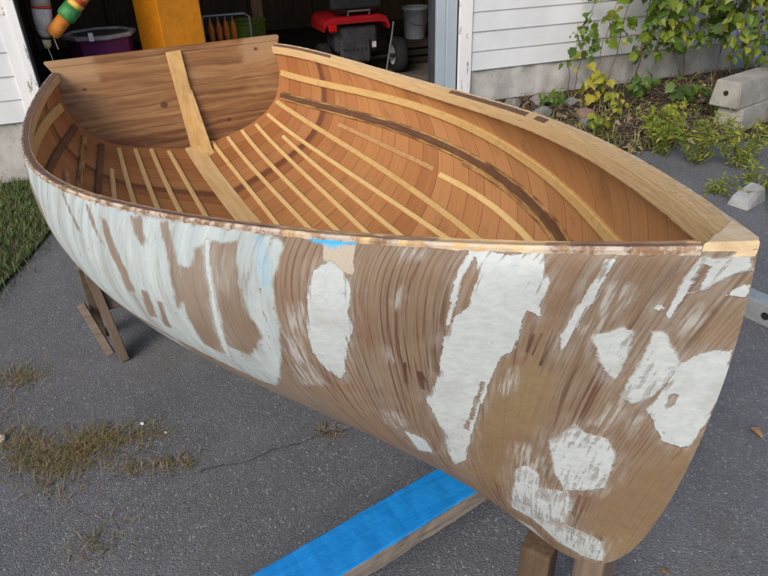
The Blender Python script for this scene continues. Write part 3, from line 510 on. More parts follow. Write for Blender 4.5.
# ================================================================== sawhorses under the boat
OLDW = woodmat('weathered_lumber', (.18, .145, .112), (.10, .078, .06), 1, .8, .8, dirt=.45)
OLDZ = woodmat('weathered_leg_lumber', (.20, .15, .11), (.11, .08, .058), 2, .8, .8, dirt=.4)
def beam_mat():
    n = N('blue_painted_plank'); p = n.sep(n.obj); st = n.noise(n.mul(n.obj, (60, 4, 60)), 1, 5, .6); f = n.noise(n.mul(n.obj, (300, 12, 300)), 1, 3); c = n.noise(n.obj, 26, 6, .7)
    w = n.mix(n.step(n.math('ADD', n.math('MULTIPLY', st, .7), n.math('MULTIPLY', f, .3)), .38, .65), (.30, .26, .22), (.15, .125, .10))
    w = n.mix(n.step(p[1], .55, .7), w, n.mix(c, (.30, .33, .36), (.20, .225, .25)))
    geo = n.new('ShaderNodeNewGeometry'); nz = n.sep(geo.outputs['Normal'])[2]
    top = n.step(n.math('ADD', n.math('ADD', p[2], 0), n.math('MULTIPLY', n.math('SUBTRACT', st, .5), .006)), .0295, .032)
    bl = n.mix(n.step(c, .35, .7), (.004, .185, .53), (.008, .225, .60)); bl = n.mix(n.step(n.noise(n.obj, 60, 4, .7), .66, .74), bl, (.02, .12, .3))
    m_ = n.math('MULTIPLY', top, n.step(p[1], .35, .30)); return n.out(n.mix(m_, w, bl), n.step(st, .3, .7, .4, .7), n.bump(n.math('ADD', st, n.math('MULTIPLY', c, .6)), .0025), 0, .35)
BT = -.118                                            # the boat's keel rests on this plank
sh = thing('sawhorse', 'low sawhorse under the bow whose top plank is painted bright blue', 'sawhorse', (2.31, .45, GZ), 'sawhorses under the boat')
bm = B(); nseg = 60; y0, y1 = -.98, .98; cx = lambda y: 2.315 - .095 * y; secs = []
for i in range(nseg + 1):
    y = y0 + (y1 - y0) * i / nseg; j = lambda s: random.uniform(-s, s)
    secs.append([bm.verts.new(Vector((cx(y) + a + j(.0015), y, BT + b + j(.0015)))) for a, b in ((-.054, -.055), (.052, -.055), (.054, -.004), (.050, 0), (-.050, 0), (-.054, -.004))])
for a, b in zip(secs, secs[1:]):
    for k in range(6): bm.faces.new((a[k], a[(k + 1) % 6], b[(k + 1) % 6], b[k]))
bm.faces.new(secs[0][::-1]); bm.faces.new(secs[-1])
# object frame of the plank: z = 0 at 35 mm under its top
o = bmo('top_plank', bm, beam_mat(), sh); o.data.transform(Matrix.Translation((-2.31, 0, -BT + .035))); o.location = (0, -.45, BT - .035 - GZ)
bm = B(); lathe(bm, (cx(.62) + .0525, .62, BT - .028), [(.011, 0), (.011, .004), (.006, .005), (.006, .0025)], 14, (1, 0, 0)); ch('bolt', bm, plain('rusty_bolt', (.05, .045, .045), .6, metal=.6), sh)
for y in (-.84, .82):
    for s in (-1, 1):
        bm = B(); bar(bm, (cx(y) + s * .055, y, BT - .05), (cx(y) + s * .10, y, GZ), .085, .036, (1, 0, 0), .002); ch('leg', bm, OLDZ, sh)
    bm = B(); bar(bm, (cx(y) - .07, y + .06, BT - .13), (cx(y) + .07, y + .06, BT - .13), .02, .06, (0, 0, 1), .002); ch('brace', bm, OLDW, sh)
sb = thing('steel_beam', 'grey galvanised steel beam with a bolt hole, lying on the asphalt just beyond the bow', 'steel beam', (2.1, 1.52, GZ))
GALV = plain('galvanised_steel', (.33, .355, .38), .45, .18, 9, metal=.35, bump=.001)
bm = B(); bar(bm, (1.46, 1.53, GZ + .045), (2.95, 1.60, GZ + .045), .075, .088, (0, 0, 1), .005); ch('body', bm, GALV, sb)
bm = B(); lathe(bm, (2.10, 1.52, GZ + .045), [(.015, .001), (.013, -.002), (.001, -.0015)], 16, (.05, -1, 0), cap=False); o = ch('bolt_hole', bm, plain('black_hole', (.012, .012, .012), .9), sb)
rs = thing('sawhorse', 'grey weathered sawhorse with splayed legs under the stern half of the hull', 'sawhorse', (1.0, 0, GZ), 'sawhorses under the boat')
bm = B(); bar(bm, (.98, -.60, -.129), (.98, .60, -.129), .085, .086, (0, 0, 1), .003); ch('top_beam', bm, OLDW, rs)
for s in (1, -1):
    bm = B(); bar(bm, (1.0, -.615 * s, -.02 if s > 0 else -.1), (1.005, -.583 * s, GZ), .075, .030, (0, 1, 0), .002); ch('leg', bm, OLDZ, rs)
    bm = B(); bar(bm, (.955, -.63 * s, -.0 if s > 0 else -.1), (.80, -.63 * s, GZ), .06, .030, (0, 1, 0), .002); ch('leg', bm, OLDZ, rs)
    bm = B(); bar(bm, (.90, -.668 * s, -.185), (1.02, -.622 * s, -.352), .026, .028, (0, 1, .3), .003); ch('brace', bm, OLDW, rs)
BRN = woodmat('brown_prop_wood', (.115, .075, .045), (.06, .038, .023), 2, .8, .75, dirt=.4)
def keelz(x): 
    k = bez(Kc, np.linspace(0, .75, 200)); return float(np.interp(x, k[:, 0], k[:, 2]))
for (x, y, sx, sy, top, m, lab, rz) in ((2.575, -.012, .06, .062, keelz(2.575) + .010, BRN, 'brown wooden block propping the forefoot, beside the grey block', .5), (2.655, .055, .055, .075, keelz(2.655) + .02, OLDZ, 'grey wooden block propping the stem, beside the brown block', .3)):
    bm = B(); box(bm, (x, y, GZ), sx, sy, top - GZ, rz, .006); o = bmo('prop_block', bm, m); o.data.transform(Matrix.Translation((-x, -y, -GZ))); o.location = (x, y, GZ)
    tag(o, lab, 'block', 'wooden blocks under the bow')

# ================================================================== garage
WA = Vector((-1.2, -.7, 0)); WU = Vector((.1721288, .98507445, 0)); WN = Vector((.98507445, -.1721288, 0)); WYAW = math.atan2(WU.y, WU.x)
def W(u, off, z): return WA + WU * u + WN * off + Vector((0, 0, z))
gar = thing('garage', 'white clapboard garage with a wide open doorway and peeling corner boards', 'garage', tuple(W(1.4, 0, GZ)))
def wbox(bm, u0, u1, o0, o1, z0, z1, bev=0.0):
    vs_ = [bm.verts.new(W(u, o, z)) for z in (z0, z1) for u, o in ((u0, o0), (u1, o0), (u1, o1), (u0, o1))]
    fs = [bm.faces.new([vs_[i] for i in f]) for f in ((0, 3, 2, 1), (4, 5, 6, 7), (0, 1, 5, 4), (1, 2, 6, 5), (2, 3, 7, 6), (3, 0, 4, 7))]
    if bev: bmesh.ops.bevel(bm, geom=list({e for f in fs for e in f.edges}), offset=bev, segments=1, affect='EDGES')
def paintmat(name, c, under, amt, sc=14, axis=(1, 1, 1), rough=.6):
    n = N(name); p = n.mul(n.obj, axis); a = n.noise(p, sc, 7, .68); b = n.noise(n.obj, 2.2, 4); d = n.noise(n.obj, 70, 3)
    col = n.mix(n.step(b, .3, .7), c, tuple(x * .86 for x in c)); col = n.mix(n.step(d, .62, .75, 0, .35), col, tuple(x * .6 for x in c))
    pk = n.step(a, 1 - amt, 1 - amt + .02); col = n.mix(pk, col, under)
    return n.out(col, rough, n.bump(n.math('SUBTRACT', n.math('MULTIPLY', d, .3), pk), .0015), 0, .35)
SID = paintmat('white_clapboard_paint', (.64, .66, .685), (.28, .26, .24), .32, 16, (1, 1, 1.5))
TRIM = paintmat('peeling_white_trim_paint', (.76, .765, .77), (.34, .32, .30), .40, 22, (1.2, 1.2, .35))
JAMB = paintmat('shaded_blue_grey_jamb_paint', (.36, .42, .47), (.25, .25, .25), .32, 14, (1, 1, .4))  # bluish grey, darkened in the colour for the shade on the recessed jamb
CONC = None
def conc_mat(name, c, sc=7, stain=.5):
    n = N(name); a = n.noise(n.obj, sc, 7, .65); b = n.noise(n.obj, sc * 12, 4, .7); e = n.noise(n.mul(n.obj, (1, 1, .3)), sc * .6, 5, .6)
    col = n.mix(n.step(a, .35, .68), c, tuple(x * .7 for x in c)); col = n.mix(n.step(b, .55, .75, 0, .5), col, tuple(min(1, x * 1.25) for x in c)); col = n.mix(n.step(e, .52, .75, 0, stain), col, (.10, .095, .085))
    pit = n.step(n.noise(n.obj, sc * 6, 2), .70, .74); col = n.mix(pit, col, tuple(x * .4 for x in c))
    return n.out(col, .9, n.bump(n.math('ADD', n.math('MULTIPLY', a, .5), n.math('SUBTRACT', n.math('MULTIPLY', b, .6), pit)), .004), 0, .25)
CONC = conc_mat('whitewashed_concrete', (.46, .45, .43))
D0, D1, ZB, ZD, ZT = .16, 2.845, -.013, 1.78, 2.35
EX = .1305
def siding(u0, u1, z0, z1):
    bm = B(); z = z0
    while z < z1 - .01:
        t = min(z + EX, z1); cuts = [u0] + sorted(random.uniform(u0, u1) for _ in range(max(0, int((u1 - u0) / 2.2)))) + [u1]
        for a, b in zip(cuts, cuts[1:]):
            da, db = random.uniform(-.0015, .0015), random.uniform(-.0015, .0015); k = max(2, int((b - a) / .3)); R_ = []
            for i in range(k + 1):
                u = a + (b - a) * i / k + (.0008 if i == 0 else -.0008 if i == k else 0); e = da + (db - da) * i / k + random.uniform(-.0012, .0012)
                R_.append([bm.verts.new(W(u, o, zz)) for o, zz in ((.004, z + .0005), (.016 + e, z + e), (.0155 + e, z + .004 + e), (.006, t + .004), (-.002, t + .004), (-.002, z + .0005))])
            for r1, r2 in zip(R_, R_[1:]):
                for j in range(6): bm.faces.new((r1[j], r1[(j + 1) % 6], r2[(j + 1) % 6], r2[j]))
            bm.faces.new(R_[0][::-1]); bm.faces.new(R_[-1])
        z = t
    return bm
UL, UR = -2.6, 5.35
w_ = ch('wall', siding(UL, .055, ZB, ZT), SID, gar); w_ = ch('wall', siding(2.945, UR, ZB, ZT), SID, gar)
bm = B(); wbox(bm, D0 - .1, 2.943, .0, .02, ZD + .12, ZT); ch('wall', bm, SID, gar)  # wall over the door, out of view, blocks daylight from the interior
bm = B(); wbox(bm, UL, .08, -.16, -.003, GZ - .2, ZB + .002); ch('foundation', bm, CONC, gar)
bm = B()                                               # cracked, uneven foundation on the right
nu = 60; FV_ = [[bm.verts.new(W(2.90 + (UR - 2.9) * i / nu, -.004 + .006 * math.sin(i * 1.3) * (k > 0) + random.uniform(-.004, .004), GZ - .25 + (ZB + .002 - GZ + .25) * k / 8)) for k in range(9)] for i in range(nu + 1)]
for i in range(nu):
    for k in range(8): bm.faces.new((FV_[i][k], FV_[i + 1][k], FV_[i + 1][k + 1], FV_[i][k + 1]))
ch('foundation', bm, CONC, gar, True)
bm = B(); wbox(bm, .055, .118, .0, .024, GZ + .10, ZD + .12, .002); wbox(bm, .1195, .162, .0, .034, GZ + .02, ZD + .1, .002); ch('door_trim', bm, TRIM, gar)
bm = B(); wbox(bm, 2.846, 2.943, .0, .026, GZ + .06, ZD + .12, .003); ch('door_trim', bm, TRIM, gar)
bm = B(); wbox(bm, .162, 2.846, .0, .025, ZD, ZD + .12, .002); ch('door_trim', bm, TRIM, gar)
bm = B(); wbox(bm, 2.70, 2.765, -.12, -.030, GZ, ZD, .003); wbox(bm, 2.766, 2.845, -.12, -.012, GZ, ZD, .003); ch('door_jamb', bm, JAMB, gar)
bm = B(); wbox(bm, 2.672, 2.699, -.12, -.06, GZ, ZD, .002); ch('door_stop', bm, plain('dark_door_stop', (.03, .035, .045), .7), gar)
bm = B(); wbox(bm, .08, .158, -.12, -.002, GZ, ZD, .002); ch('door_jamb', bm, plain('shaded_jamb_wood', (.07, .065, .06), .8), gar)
INW = woodmat('bare_stud_wall_boards', (.22, .15, .105), (.13, .09, .06), 2, .6, .85)
bm = B(); wbox(bm, UL, D0 - .05, -.17, -.161, GZ, ZT); wbox(bm, 2.85, UR, -.17, -.161, GZ, ZT); wbox(bm, UL, UL + .1, -5, -.17, GZ, ZT); wbox(bm, UR - .1, UR, -5, -.17, GZ, ZT); wbox(bm, UL, UR, -5.1, -5, GZ, ZT); ch('inside_wall', bm, INW, gar)
bm = B(); wbox(bm, D0 - .05, 2.85, -.17, -.003, ZD + .13, ZT); wbox(bm, UL, UR, -5.1, -.02, ZT, ZT + .1); ch('ceiling', bm, INW, gar)  # header box over the door is unseen and keeps the inside dark
bm = B(); wbox(bm, UL, UR, -5, -.0, GZ - .1, GZ + .012); ch('floor', bm, plain('dirty_garage_floor', (.13, .11, .095), .85, .35, 4), gar)
bm = B()
for k in range(9):
    u = UL + .4 + k * .87; wbox(bm, u, u + .045, -5, -4.9, GZ, ZT)
ch('stud', bm, INW, gar)
ROOF = plain('asphalt_roof_shingles', (.07, .068, .066), .95, .3, 30, bump=.004)
bm = B(); vs_ = [W(u, o, z) for u in (UL - .25, UR + .25) for o, z in ((.22, ZT + .10), (-2.55, ZT + 1.35), (-5.35, ZT + .10), (-5.35, ZT + .03), (-2.55, ZT + 1.27), (.22, ZT + .03))]
vv = [bm.verts.new(p) for p in vs_]
for k in range(6): bm.faces.new((vv[k], vv[(k + 1) % 6], vv[6 + (k + 1) % 6], vv[6 + k]))
bm.faces.new(vv[:6]); bm.faces.new(vv[6:]); ch('unseen_roof', bm, ROOF, gar)  # roof stays out of view, added to keep the garage interior dark

# ---- things in the doorway
def gfl(u, off, z=None): return W(u, off, GZ + .012 if z is None else z)
orange = plain('orange_painted_steel', (.76, .27, .010), .42, .16, 4, spec=.5)
cb = thing('cabinet', 'tall bright orange metal cabinet just inside the garage door', 'cabinet', tuple(gfl(.98, -.85)))
bm = B(); box(bm, W(.985, -.86, GZ + .012), .33, .33, 1.75, WYAW + rad(27), .006); ch('body', bm, orange, cb)
bm = B(); c_ = W(1.08, -.685, .6); bar(bm, c_ + WN * .012, c_ + WN * .012 + Vector((0, 0, .14)), .015, .02, (1, 0, 0), .003); ch('handle', bm, plain('dark_handle', (.03, .03, .03), .4), cb)
dk = woodmat('dark_crate_wood', (.055, .04, .03), (.03, .022, .017), 0, .7, .85)
def crate(u, off, sx, sy, z1, lab):
    t = thing('crate', lab, 'crate', tuple(gfl(u, off)), 'dark crates in the garage'); c = gfl(u, off); h = z1 - c.z
    for k in range(3):
        zc = h * (k + .5) / 3
        bm = B()
        for sx_, sy_, l in ((0, 1, sx), (0, -1, sx)): box(bm, c + WU * 0 + WN * (sy_ * sy / 2) + Vector((0, 0, h * k / 3 + .01)), l, .015, h / 3 - .02, WYAW, .002)
        for s in (-1, 1): box(bm, c + WU * (s * sx / 2) + Vector((0, 0, h * k / 3 + .01)), .015, sy - .02, h / 3 - .02, WYAW, .002)
        ch('slat_row', bm, dk, t)
    bm = B(); box(bm, c + Vector((0, 0, h - .012)), sx + .03, sy + .03, .012, WYAW, .002); ch('lid', bm, dk, t)
crate(.5, -.97, .42, .42, -.03, 'dark wooden crate under the purple tub')
crate(3.47, -2.25, .55, .4, -.148, 'dark wooden crate under the pale bucket')
tub = thing('tub', 'purple eight-sided tub with a pale rim and grey lid', 'tub', tuple(W(.5, -.97, -.03)))
c_ = W(.5, -.97, -.03); bm = B(); lathe(bm, c_, [(.17, 0), (.20, .012), (.225, .30), (.228, .318)], 8); ch('body', bm, plain('purple_plastic', (.13, .022, .10), .35, .15, 5), tub)
bm = B(); lathe(bm, c_, [(.229, .319), (.252, .320), (.256, .332), (.252, .345), (.224, .347), (.217, .338), (.217, .32)], 8, cap=False); ch('rim', bm, plain('pale_rim_plastic', (.34, .32, .32), .55), tub)
bm = B(); lathe(bm, c_, [(.2165, .322), (.2165, .332), (.15, .336), (.001, .337)], 8, cap=False); ch('lid', bm, plain('grey_lid', (.085, .075, .065), .6), tub)
bm = B(); box(bm, W(.455, -.722, .29), .032, .016, .055, WYAW, .004); ch('latch', bm, plain('white_latch', (.75, .75, .75), .4), tub)
def buoy(p, q, prof, cols, lab, rope_to):
    p, q = Vector(p), Vector(q); d = (q - p); L_ = d.length; t = thing('buoy', lab, 'buoy', tuple(q), 'fishing buoys hanging in the doorway')
    for k in range(len(prof) - 1):
        bm = B(); lathe(bm, p, [(r, h * L_) for r, h in prof[k]], 18, d); ch(*cols[k][:1], bm, cols[k][1], t, True)
    bm = B(); tube(bm, [q - d * .02, q + Vector((0, 0, .02)), Vector(rope_to)], .004, 6); ch('rope', bm, plain('buoy_rope', (.5, .47, .38), .8), t)
    bm = B(); tube(bm, [p + d * .01, p + Vector((.004, .006, -.03)), p + Vector((.0, .012, -.085))], .0028, 6); ch('rope_tail', bm, plain('pale_cord', (.6, .58, .52), .8), t)
WB = plain('faded_white_foam', (.50, .47, .46), .7, .2, 18, bump=.003); YW = plain('yellowed_tip', (.58, .52, .30), .6); RD = plain('red_band', (.50, .06, .04), .6); OR_ = plain('orange_foam', (.72, .25, .03), .6, .2, 20); GR = plain('green_band', (.05, .24, .07), .6, .25, 30); YL = plain('yellow_band', (.65, .42, .08), .6, .2, 30); BK = plain('black_ring', (.03, .03, .03), .6)
buoy(W(.235, -.22, .345), W(.285, -.22, .76), [[(.014, 0), (.022, .03), (.026, .12)], [(.027, .121), (.027, .15)], [(.026, .151), (.040, .2), (.052, .36), (.054, .53)], [(.0545, .531), (.0545, .57)], [(.054, .571), (.052, .85), (.035, 1.0)], []], [('tip', YW), ('ring', BK), ('body', WB), ('stripe', RD), ('body', WB)], 'faded white buoy with a red band and yellow tip hanging by the door', W(.29, -.10, 1.77))
buoy(W(.285, -.17, .425), W(.545, -.17, .66), [[(.036, 0), (.040, .04), (.040, .36)], [(.050, .361), (.054, .42), (.052, .60)], [(.045, .601), (.047, .70)], [(.046, .701), (.046, .78)], [(.043, .781), (.040, .97), (.02, 1.0)], []], [('body', OR_), ('band', GR), ('band', YL), ('stripe', RD), ('end', YL)], 'orange buoy with green and yellow bands hanging beside the white buoy', W(.52, -.10, 1.77))
# tool rack
rk = thing('tool_rack', 'low metal rack hung with orange handled tools behind the transom', 'tool rack', tuple(gfl(1.48, -1.6)))
STL = plain('dull_steel', (.35, .36, .38), .4, .2, 30, metal=.7)
bm = B(); tube(bm, [W(1.28, -1.6, .285), W(1.62, -1.6, .285), W(1.66, -1.6, .26), W(1.66, -1.6, GZ + .012)], .011, 10); tube(bm, [W(1.28, -1.6, .285), W(1.27, -1.6, .25), W(1.27, -1.6, GZ + .012)], .011, 10); tube(bm, [W(1.27, -1.6, -.1), W(1.66, -1.6, -.1)], .009, 8); ch('frame', bm, STL, rk)
TO = plain('orange_tool_handle', (.62, .17, .02), .45)
for k, u in enumerate((1.33, 1.395, 1.455, 1.515)):
    t = thing('hand_tool', 'orange handled tool hanging from the metal rack in the garage', 'tool', tuple(W(u, -1.575, .27)), 'orange tools on the rack')
    bm = B(); tube(bm, [W(u, -1.575, .275), W(u, -1.575, .24)], .005, 6); ch('shank', bm, STL, t)
    bm = B(); lathe(bm, W(u, -1.575, .085), [(.014, 0), (.024, .02), (.027, .10), (.016, .14), (.011, .16)], 12); ch('handle', bm, TO, t, True)
gb = thing('bin', 'green plastic bin behind the tool rack', 'bin', tuple(gfl(1.66, -1.85))); c_ = gfl(1.66, -1.85)
bm = B(); lathe(bm, c_, [(.15, 0), (.16, .02), (.18, .54), (.192, .545), (.192, .565), (.178, .566), (.17, .54)], 4, cap=False); ch('body', bm, plain('green_plastic', (.12, .19, .03), .45), gb)
bmx = B(); bar(bmx, W(1.79, -1.95, GZ + .012), W(1.80, -2.05, 1.25), .10, .028, (1, 0, 0), .003); o = bmo('plank', bmx, woodmat('rough_brown_plank', (.22, .14, .075), (.13, .08, .042), 2, .8, .8)); tag(o, 'rough brown plank standing upright to the right of the tool rack', 'plank')
# garden tractor
tr_ = thing('garden_tractor', 'small red garden tractor with a black seat parked inside the garage', 'tractor', tuple(gfl(2.62, -1.75)))
RED = plain('red_enamel', (.42, .014, .02), .35, .12, 8, spec=.5); BLK = plain('black_vinyl', (.02, .021, .025), .5); GRY = plain('grey_engine_casing', (.045, .045, .05), .6, .4, 9); TYR = plain('tyre_rubber', (.017, .017, .018), .85, .3, 40, bump=.003); HUB = plain('pale_wheel_hub', (.35, .34, .32), .5)
bm = B(); pr_ = [(2.30, .13, 0), (2.33, .175, .0), (2.40, .188, .02), (2.62, .19, .03), (2.84, .188, .02), (2.89, .172, 0), (2.91, .12, 0)]
ra = []
for u, z, e in pr_: ra.append([bm.verts.new(W(u, o, zz)) for o, zz in ((-1.58, z - .055), (-1.565, z - .02), (-1.60, z), (-2.05, z + .01), (-2.05, z - .06))])
for a, b in zip(ra, ra[1:]):
    for j in range(5): bm.faces.new((a[j], a[(j + 1) % 5], b[(j + 1) % 5], b[j]))
bm.faces.new(ra[0][::-1]); bm.faces.new(ra[-1]); ch('fender', bm, RED, tr_)
bm = B(); wbox(bm, 2.34, 2.42, -1.605, -1.56, .07, .135, .012); ch('tail_light', bm, plain('red_lens', (.45, .01, .01), .2), tr_)
bm = B(); wbox(bm, 2.43, 2.82, -1.95, -1.62, .21, .27, .02); wbox(bm, 2.38, 2.86, -1.68, -1.58, .235, .66, .03); ch('seat', bm, BLK, tr_)
bm = B(); tube(bm, [W(2.53, -1.60, .20), W(2.53, -1.585, .235), W(2.73, -1.585, .235), W(2.73, -1.60, .20)], .008, 8); ch('bracket', bm, STL, tr_)
bm = B(); wbox(bm, 2.41, 2.82, -1.95, -1.63, -.13, .10, .03); wbox(bm, 2.44, 2.73, -1.64, -1.58, -.21, .0, .02); ch('engine_casing', bm, GRY, tr_)
bm = B()
for k in range(6): wbox(bm, 2.47 + k * .04, 2.49 + k * .04, -1.582, -1.575, -.10, -.075)
ch('vent_slot', bm, BLK, tr_)
bm = B(); wbox(bm, 2.755, 2.795, -1.632, -1.625, -.09, -.04); ch('sticker', bm, plain('white_sticker', (.7, .7, .68), .5), tr_)
bm = B(); tube(bm, [W(2.88, -1.6, -.3), W(2.94, -1.6, .0), W(2.96, -1.6, .12)], .009, 8); ch('lever', bm, STL, tr_)
bm = B(); tube(bm, [W(2.42, -1.78, -.21), W(3.1, -1.78, -.21)], .018, 8); ch('axle', bm, BLK, tr_)
for u, d in ((3.06, 1), (2.33, -1)):
    c_ = W(u, -1.78, -.205); bm = B(); lathe(bm, c_ - WU * .055, [(.09, 0), (.14, -.004), (.158, .012), (.163, .04), (.163, .07), (.158, .098), (.14, .114), (.09, .11)], 32, WU, cap=False); wl = ch('tyre', bm, TYR, tr_, True)
    bm = B(); lathe(bm, c_ - WU * .055, [(.001, .03), (.05, .03), (.09, .012), (.092, .0), (.094, .0), (.094, .11), (.09, .112), (.05, .09), (.02, .088), (.001, .10)], 24, WU, cap=False); ch('rim', bm, HUB, wl, True, top=tr_)
bk = thing('bucket', 'pale grey-blue plastic bucket standing on the crate by the right door post', 'bucket', tuple(W(3.42, -2.22, -.148))); c_ = W(3.42, -2.22, -.148)
BKM = plain('pale_blue_grey_plastic', (.28, .32, .36), .5, .2, 6)
bm = B(); lathe(bm, c_, [(.105, 0), (.11, .01), (.128, .27), (.138, .272), (.138, .30), (.126, .301), (.123, .28), (.10, .02), (.001, .015)], 28, cap=False); ch('body', bm, BKM, bk, True)
bm = B(); tube(bm, [c_ + WU * (.14 * math.cos(a)) + Vector((0, 0, .26)) + WN * (.14 * math.sin(a)) + Vector((0, 0, -.12 * math.sin(a))) for a in np.linspace(0, math.pi, 15)], .004, 6); ch('handle', bm, STL, bk)
jc = thing('fuel_can', 'small red fuel can with a white cap beside the pale bucket', 'fuel can', tuple(W(3.64, -2.15, -.148))); c_ = W(3.64, -2.15, -.148)
bm = B(); box(bm, c_, .13, .10, .12, WYAW, .02); ch('body', bm, RED, jc)
bm = B(); lathe(bm, c_ + Vector((0, 0, .12)), [(.055, 0), (.05, .04), (.03, .07), (.028, .09)], 16); ch('cap', bm, plain('white_cap', (.6, .6, .6), .4), jc, True)
yb = bmo('ball', (lambda b: (bmesh.ops.create_icosphere(b, subdivisions=3, radius=.038, matrix=Matrix.Translation(W(2.82, -1.25, GZ + .05))), b)[1])(B()), plain('yellow_rubber', (.40, .30, .04), .6), None, True)
tag(yb, 'small dull yellow ball on the garage floor by the tractor wheel', 'ball')

# ================================================================== planting bed, lawn
def inwall(x, y):
    p = Vector((x, y, 0)) - WA; return p.dot(WN)
def bedh(x, y):
    o = inwall(x, y); u = (Vector((x, y, 0)) - WA).dot(WU); w = max(0.0, min(1.0, (1.25 - o) / 1.1)); e = max(0.0, min(1.0, (u - 2.75) / .35)); return GZ + (.02 + .115 * w ** 1.3) * e * min(1, w * 6)
SOIL = N('garden_soil'); p = SOIL.obj; a = SOIL.noise(p, 7, 7, .7); b_ = SOIL.noise(p, 45, 5, .7); c = SOIL.voro(p, 60)
SOIL = SOIL.out(SOIL.mix(SOIL.step(b_, .6, .72, 0, .5), SOIL.mix(SOIL.step(a, .35, .65), (.075, .058, .045), (.035, .028, .023)), (.17, .14, .11)), .95, SOIL.bump(SOIL.math('ADD', a, SOIL.math('MULTIPLY', b_, .5)), .03), 0, .2)
V = []; F = []; nu, nv = 70, 26
for i in range(nu + 1):
    for j in range(nv + 1):
        u = 2.72 + 4.6 * i / nu; o = .0 + (1.18 + .12 * math.sin(u * 3.1) + .06 * math.sin(u * 9)) * j / nv; pnt = W(u, o, 0)
        z = bedh(pnt.x, pnt.y) + (random.uniform(-.012, .012) if 0 < j < nv else 0); z = z if j < nv else GZ - .02
        V.append((pnt.x, pnt.y, z))
F = [(i * (nv + 1) + j, (i + 1) * (nv + 1) + j, (i + 1) * (nv + 1) + j + 1, i * (nv + 1) + j + 1) for i in range(nu) for j in range(nv)]
tag(mesh('soil_bed', V, F, SOIL, None, True), kind='structure')
def soilz(x, y): return bedh(x, y) if inwall(x, y) < 1.2 and (Vector((x, y, 0)) - WA).dot(WU) > 2.72 else gz(x, y)
# lawn on the left
LAWN = [(-1.17, -.55), (-.75, -.60), (-.42, -.665), (-.12, -.80), (.2, -.965), (.6, -1.22), (1.1, -1.6), (1.6, -2.2), (1.6, -7), (-1.2, -7), (-2.2, -6), (-1.6, -3)]
bm = B(); f_ = bm.faces.new([bm.verts.new((x, y, GZ + .010)) for x, y in LAWN]); bmesh.ops.triangulate(bm, faces=[f_])
LS = plain('lawn_soil', (.05, .048, .026), .95, .4, 9, bump=.01); tag(bmo('lawn_soil', bm, LS), kind='structure')
LP = np.array(LAWN)
def leafcol(name, stops, rough=.5, trans=.0, sc=9):
    n = N(name); oi = n.attr('tint'); a = n.noise(n.obj, sc, 4, .6); col = n.ramp(n.math('ADD', n.math('MULTIPLY', oi, .75), n.math('MULTIPLY', a, .25)), stops)
    n.out(col, rough, None, 0, .35)
    if trans:
        tb = n.new('ShaderNodeBsdfTranslucent'); n.put(tb.inputs[0], n.mix(.5, col, (.25, .32, .03), 'MIX')); ms = n.new('ShaderNodeMixShader'); ms.inputs[0].default_value = trans
        o = n.t.nodes['Material Output']; n.t.links.new(n.b.outputs[0], ms.inputs[1]); n.t.links.new(tb.outputs[0], ms.inputs[2]); n.t.links.new(ms.outputs[0], o.inputs[0])
    return n.m
def blades(P, hmin, hmax, wid, lean=.6):
    """grass blades rooted at P: returns verts, faces, tint"""
    V = []; F = []; T = []
    for x, y, z in P:
        h = random.uniform(hmin, hmax); a = random.uniform(0, 6.283); l = random.uniform(.1, lean) * h; b = a + 1.57 + random.uniform(-.6, .6); w = wid * random.uniform(.6, 1.3)
        k = len(V); dx, dy = math.cos(a), math.sin(a); sx, sy = math.cos(b) * w, math.sin(b) * w; t = random.random()
        V += [(x - sx, y - sy, z), (x + sx, y + sy, z), (x + dx * l * .4 - sx * .8, y + dy * l * .4 - sy * .8, z + h * .6), (x + dx * l * .4 + sx * .8, y + dy * l * .4 + sy * .8, z + h * .6), (x + dx * l, y + dy * l, z + h)]
        F += [(k, k + 1, k + 3, k + 2), (k + 2, k + 3, k + 4)]; T += [t] * 5
    return V, F, T
pts = []
while len(pts) < 26000:
    c = RNG.uniform((-1.6, -2.3), (1.5, -.5), (4000, 2)); s_ = sdf(c, LP); k = s_ + RNG.normal(0, .05, 4000) > .0
    pts += [(x, y, GZ + .006) for x, y in c[k]]
V, F, T = blades(pts, .012, .055, .0022, 1.5)
tag(mesh('lawn_grass', V, F, leafcol('lawn_grass_blades', [(0, (.035, .07, .014)), (.4, (.065, .12, .02)), (.7, (.11, .14, .03)), (.85, (.13, .11, .05)), (1, (.26, .22, .11))], .6), None, False, {'tint': T}), 'short green lawn grass beside the asphalt', 'grass', kind='stuff')
# dry grass growing along cracks in the asphalt
pts = []
def strip(a, b, wd, n_, thin=1.0):
    for _ in range(n_):
        t = random.random(); x = a[0] + (b[0] - a[0]) * t + random.gauss(0, wd); y = a[1] + (b[1] - a[1]) * t + random.gauss(0, wd * .7); pts.append((x, y, gz(x, y) - .002))
strip((1.29, -.97), (1.52, -.84), .06, 1100); strip((1.40, -.82), (1.50, -.55), .035, 520); strip((1.45, -.83), (1.44, -.70), .05, 700); strip((1.60, -.70), (1.68, -.50), .022, 260); strip((1.86, -.86), (1.80, -.74), .035, 150)
strip((.90, -.98), (.97, -.88), .045, 380); strip((1.75, -.13), (1.79, -.09), .016, 90); strip((.55, -1.12), (.75, -1.05), .05, 260); strip((1.05, -1.15), (1.3, -.98), .08, 600); strip((1.3, -1.0), (1.75, -.6), .14, 260)
V, F, T = blades(pts, .003, .026, .0012, 3.4)
tag(mesh('crack_grass', V, F, leafcol('dry_grass_blades', [(0, (.06, .085, .02)), (.3, (.12, .125, .035)), (.55, (.21, .15, .07)), (.78, (.19, .11, .06)), (1, (.38, .29, .17))], .8), None, False, {'tint': T}), 'dry yellow-brown grass growing in cracks of the asphalt', 'grass', kind='stuff')

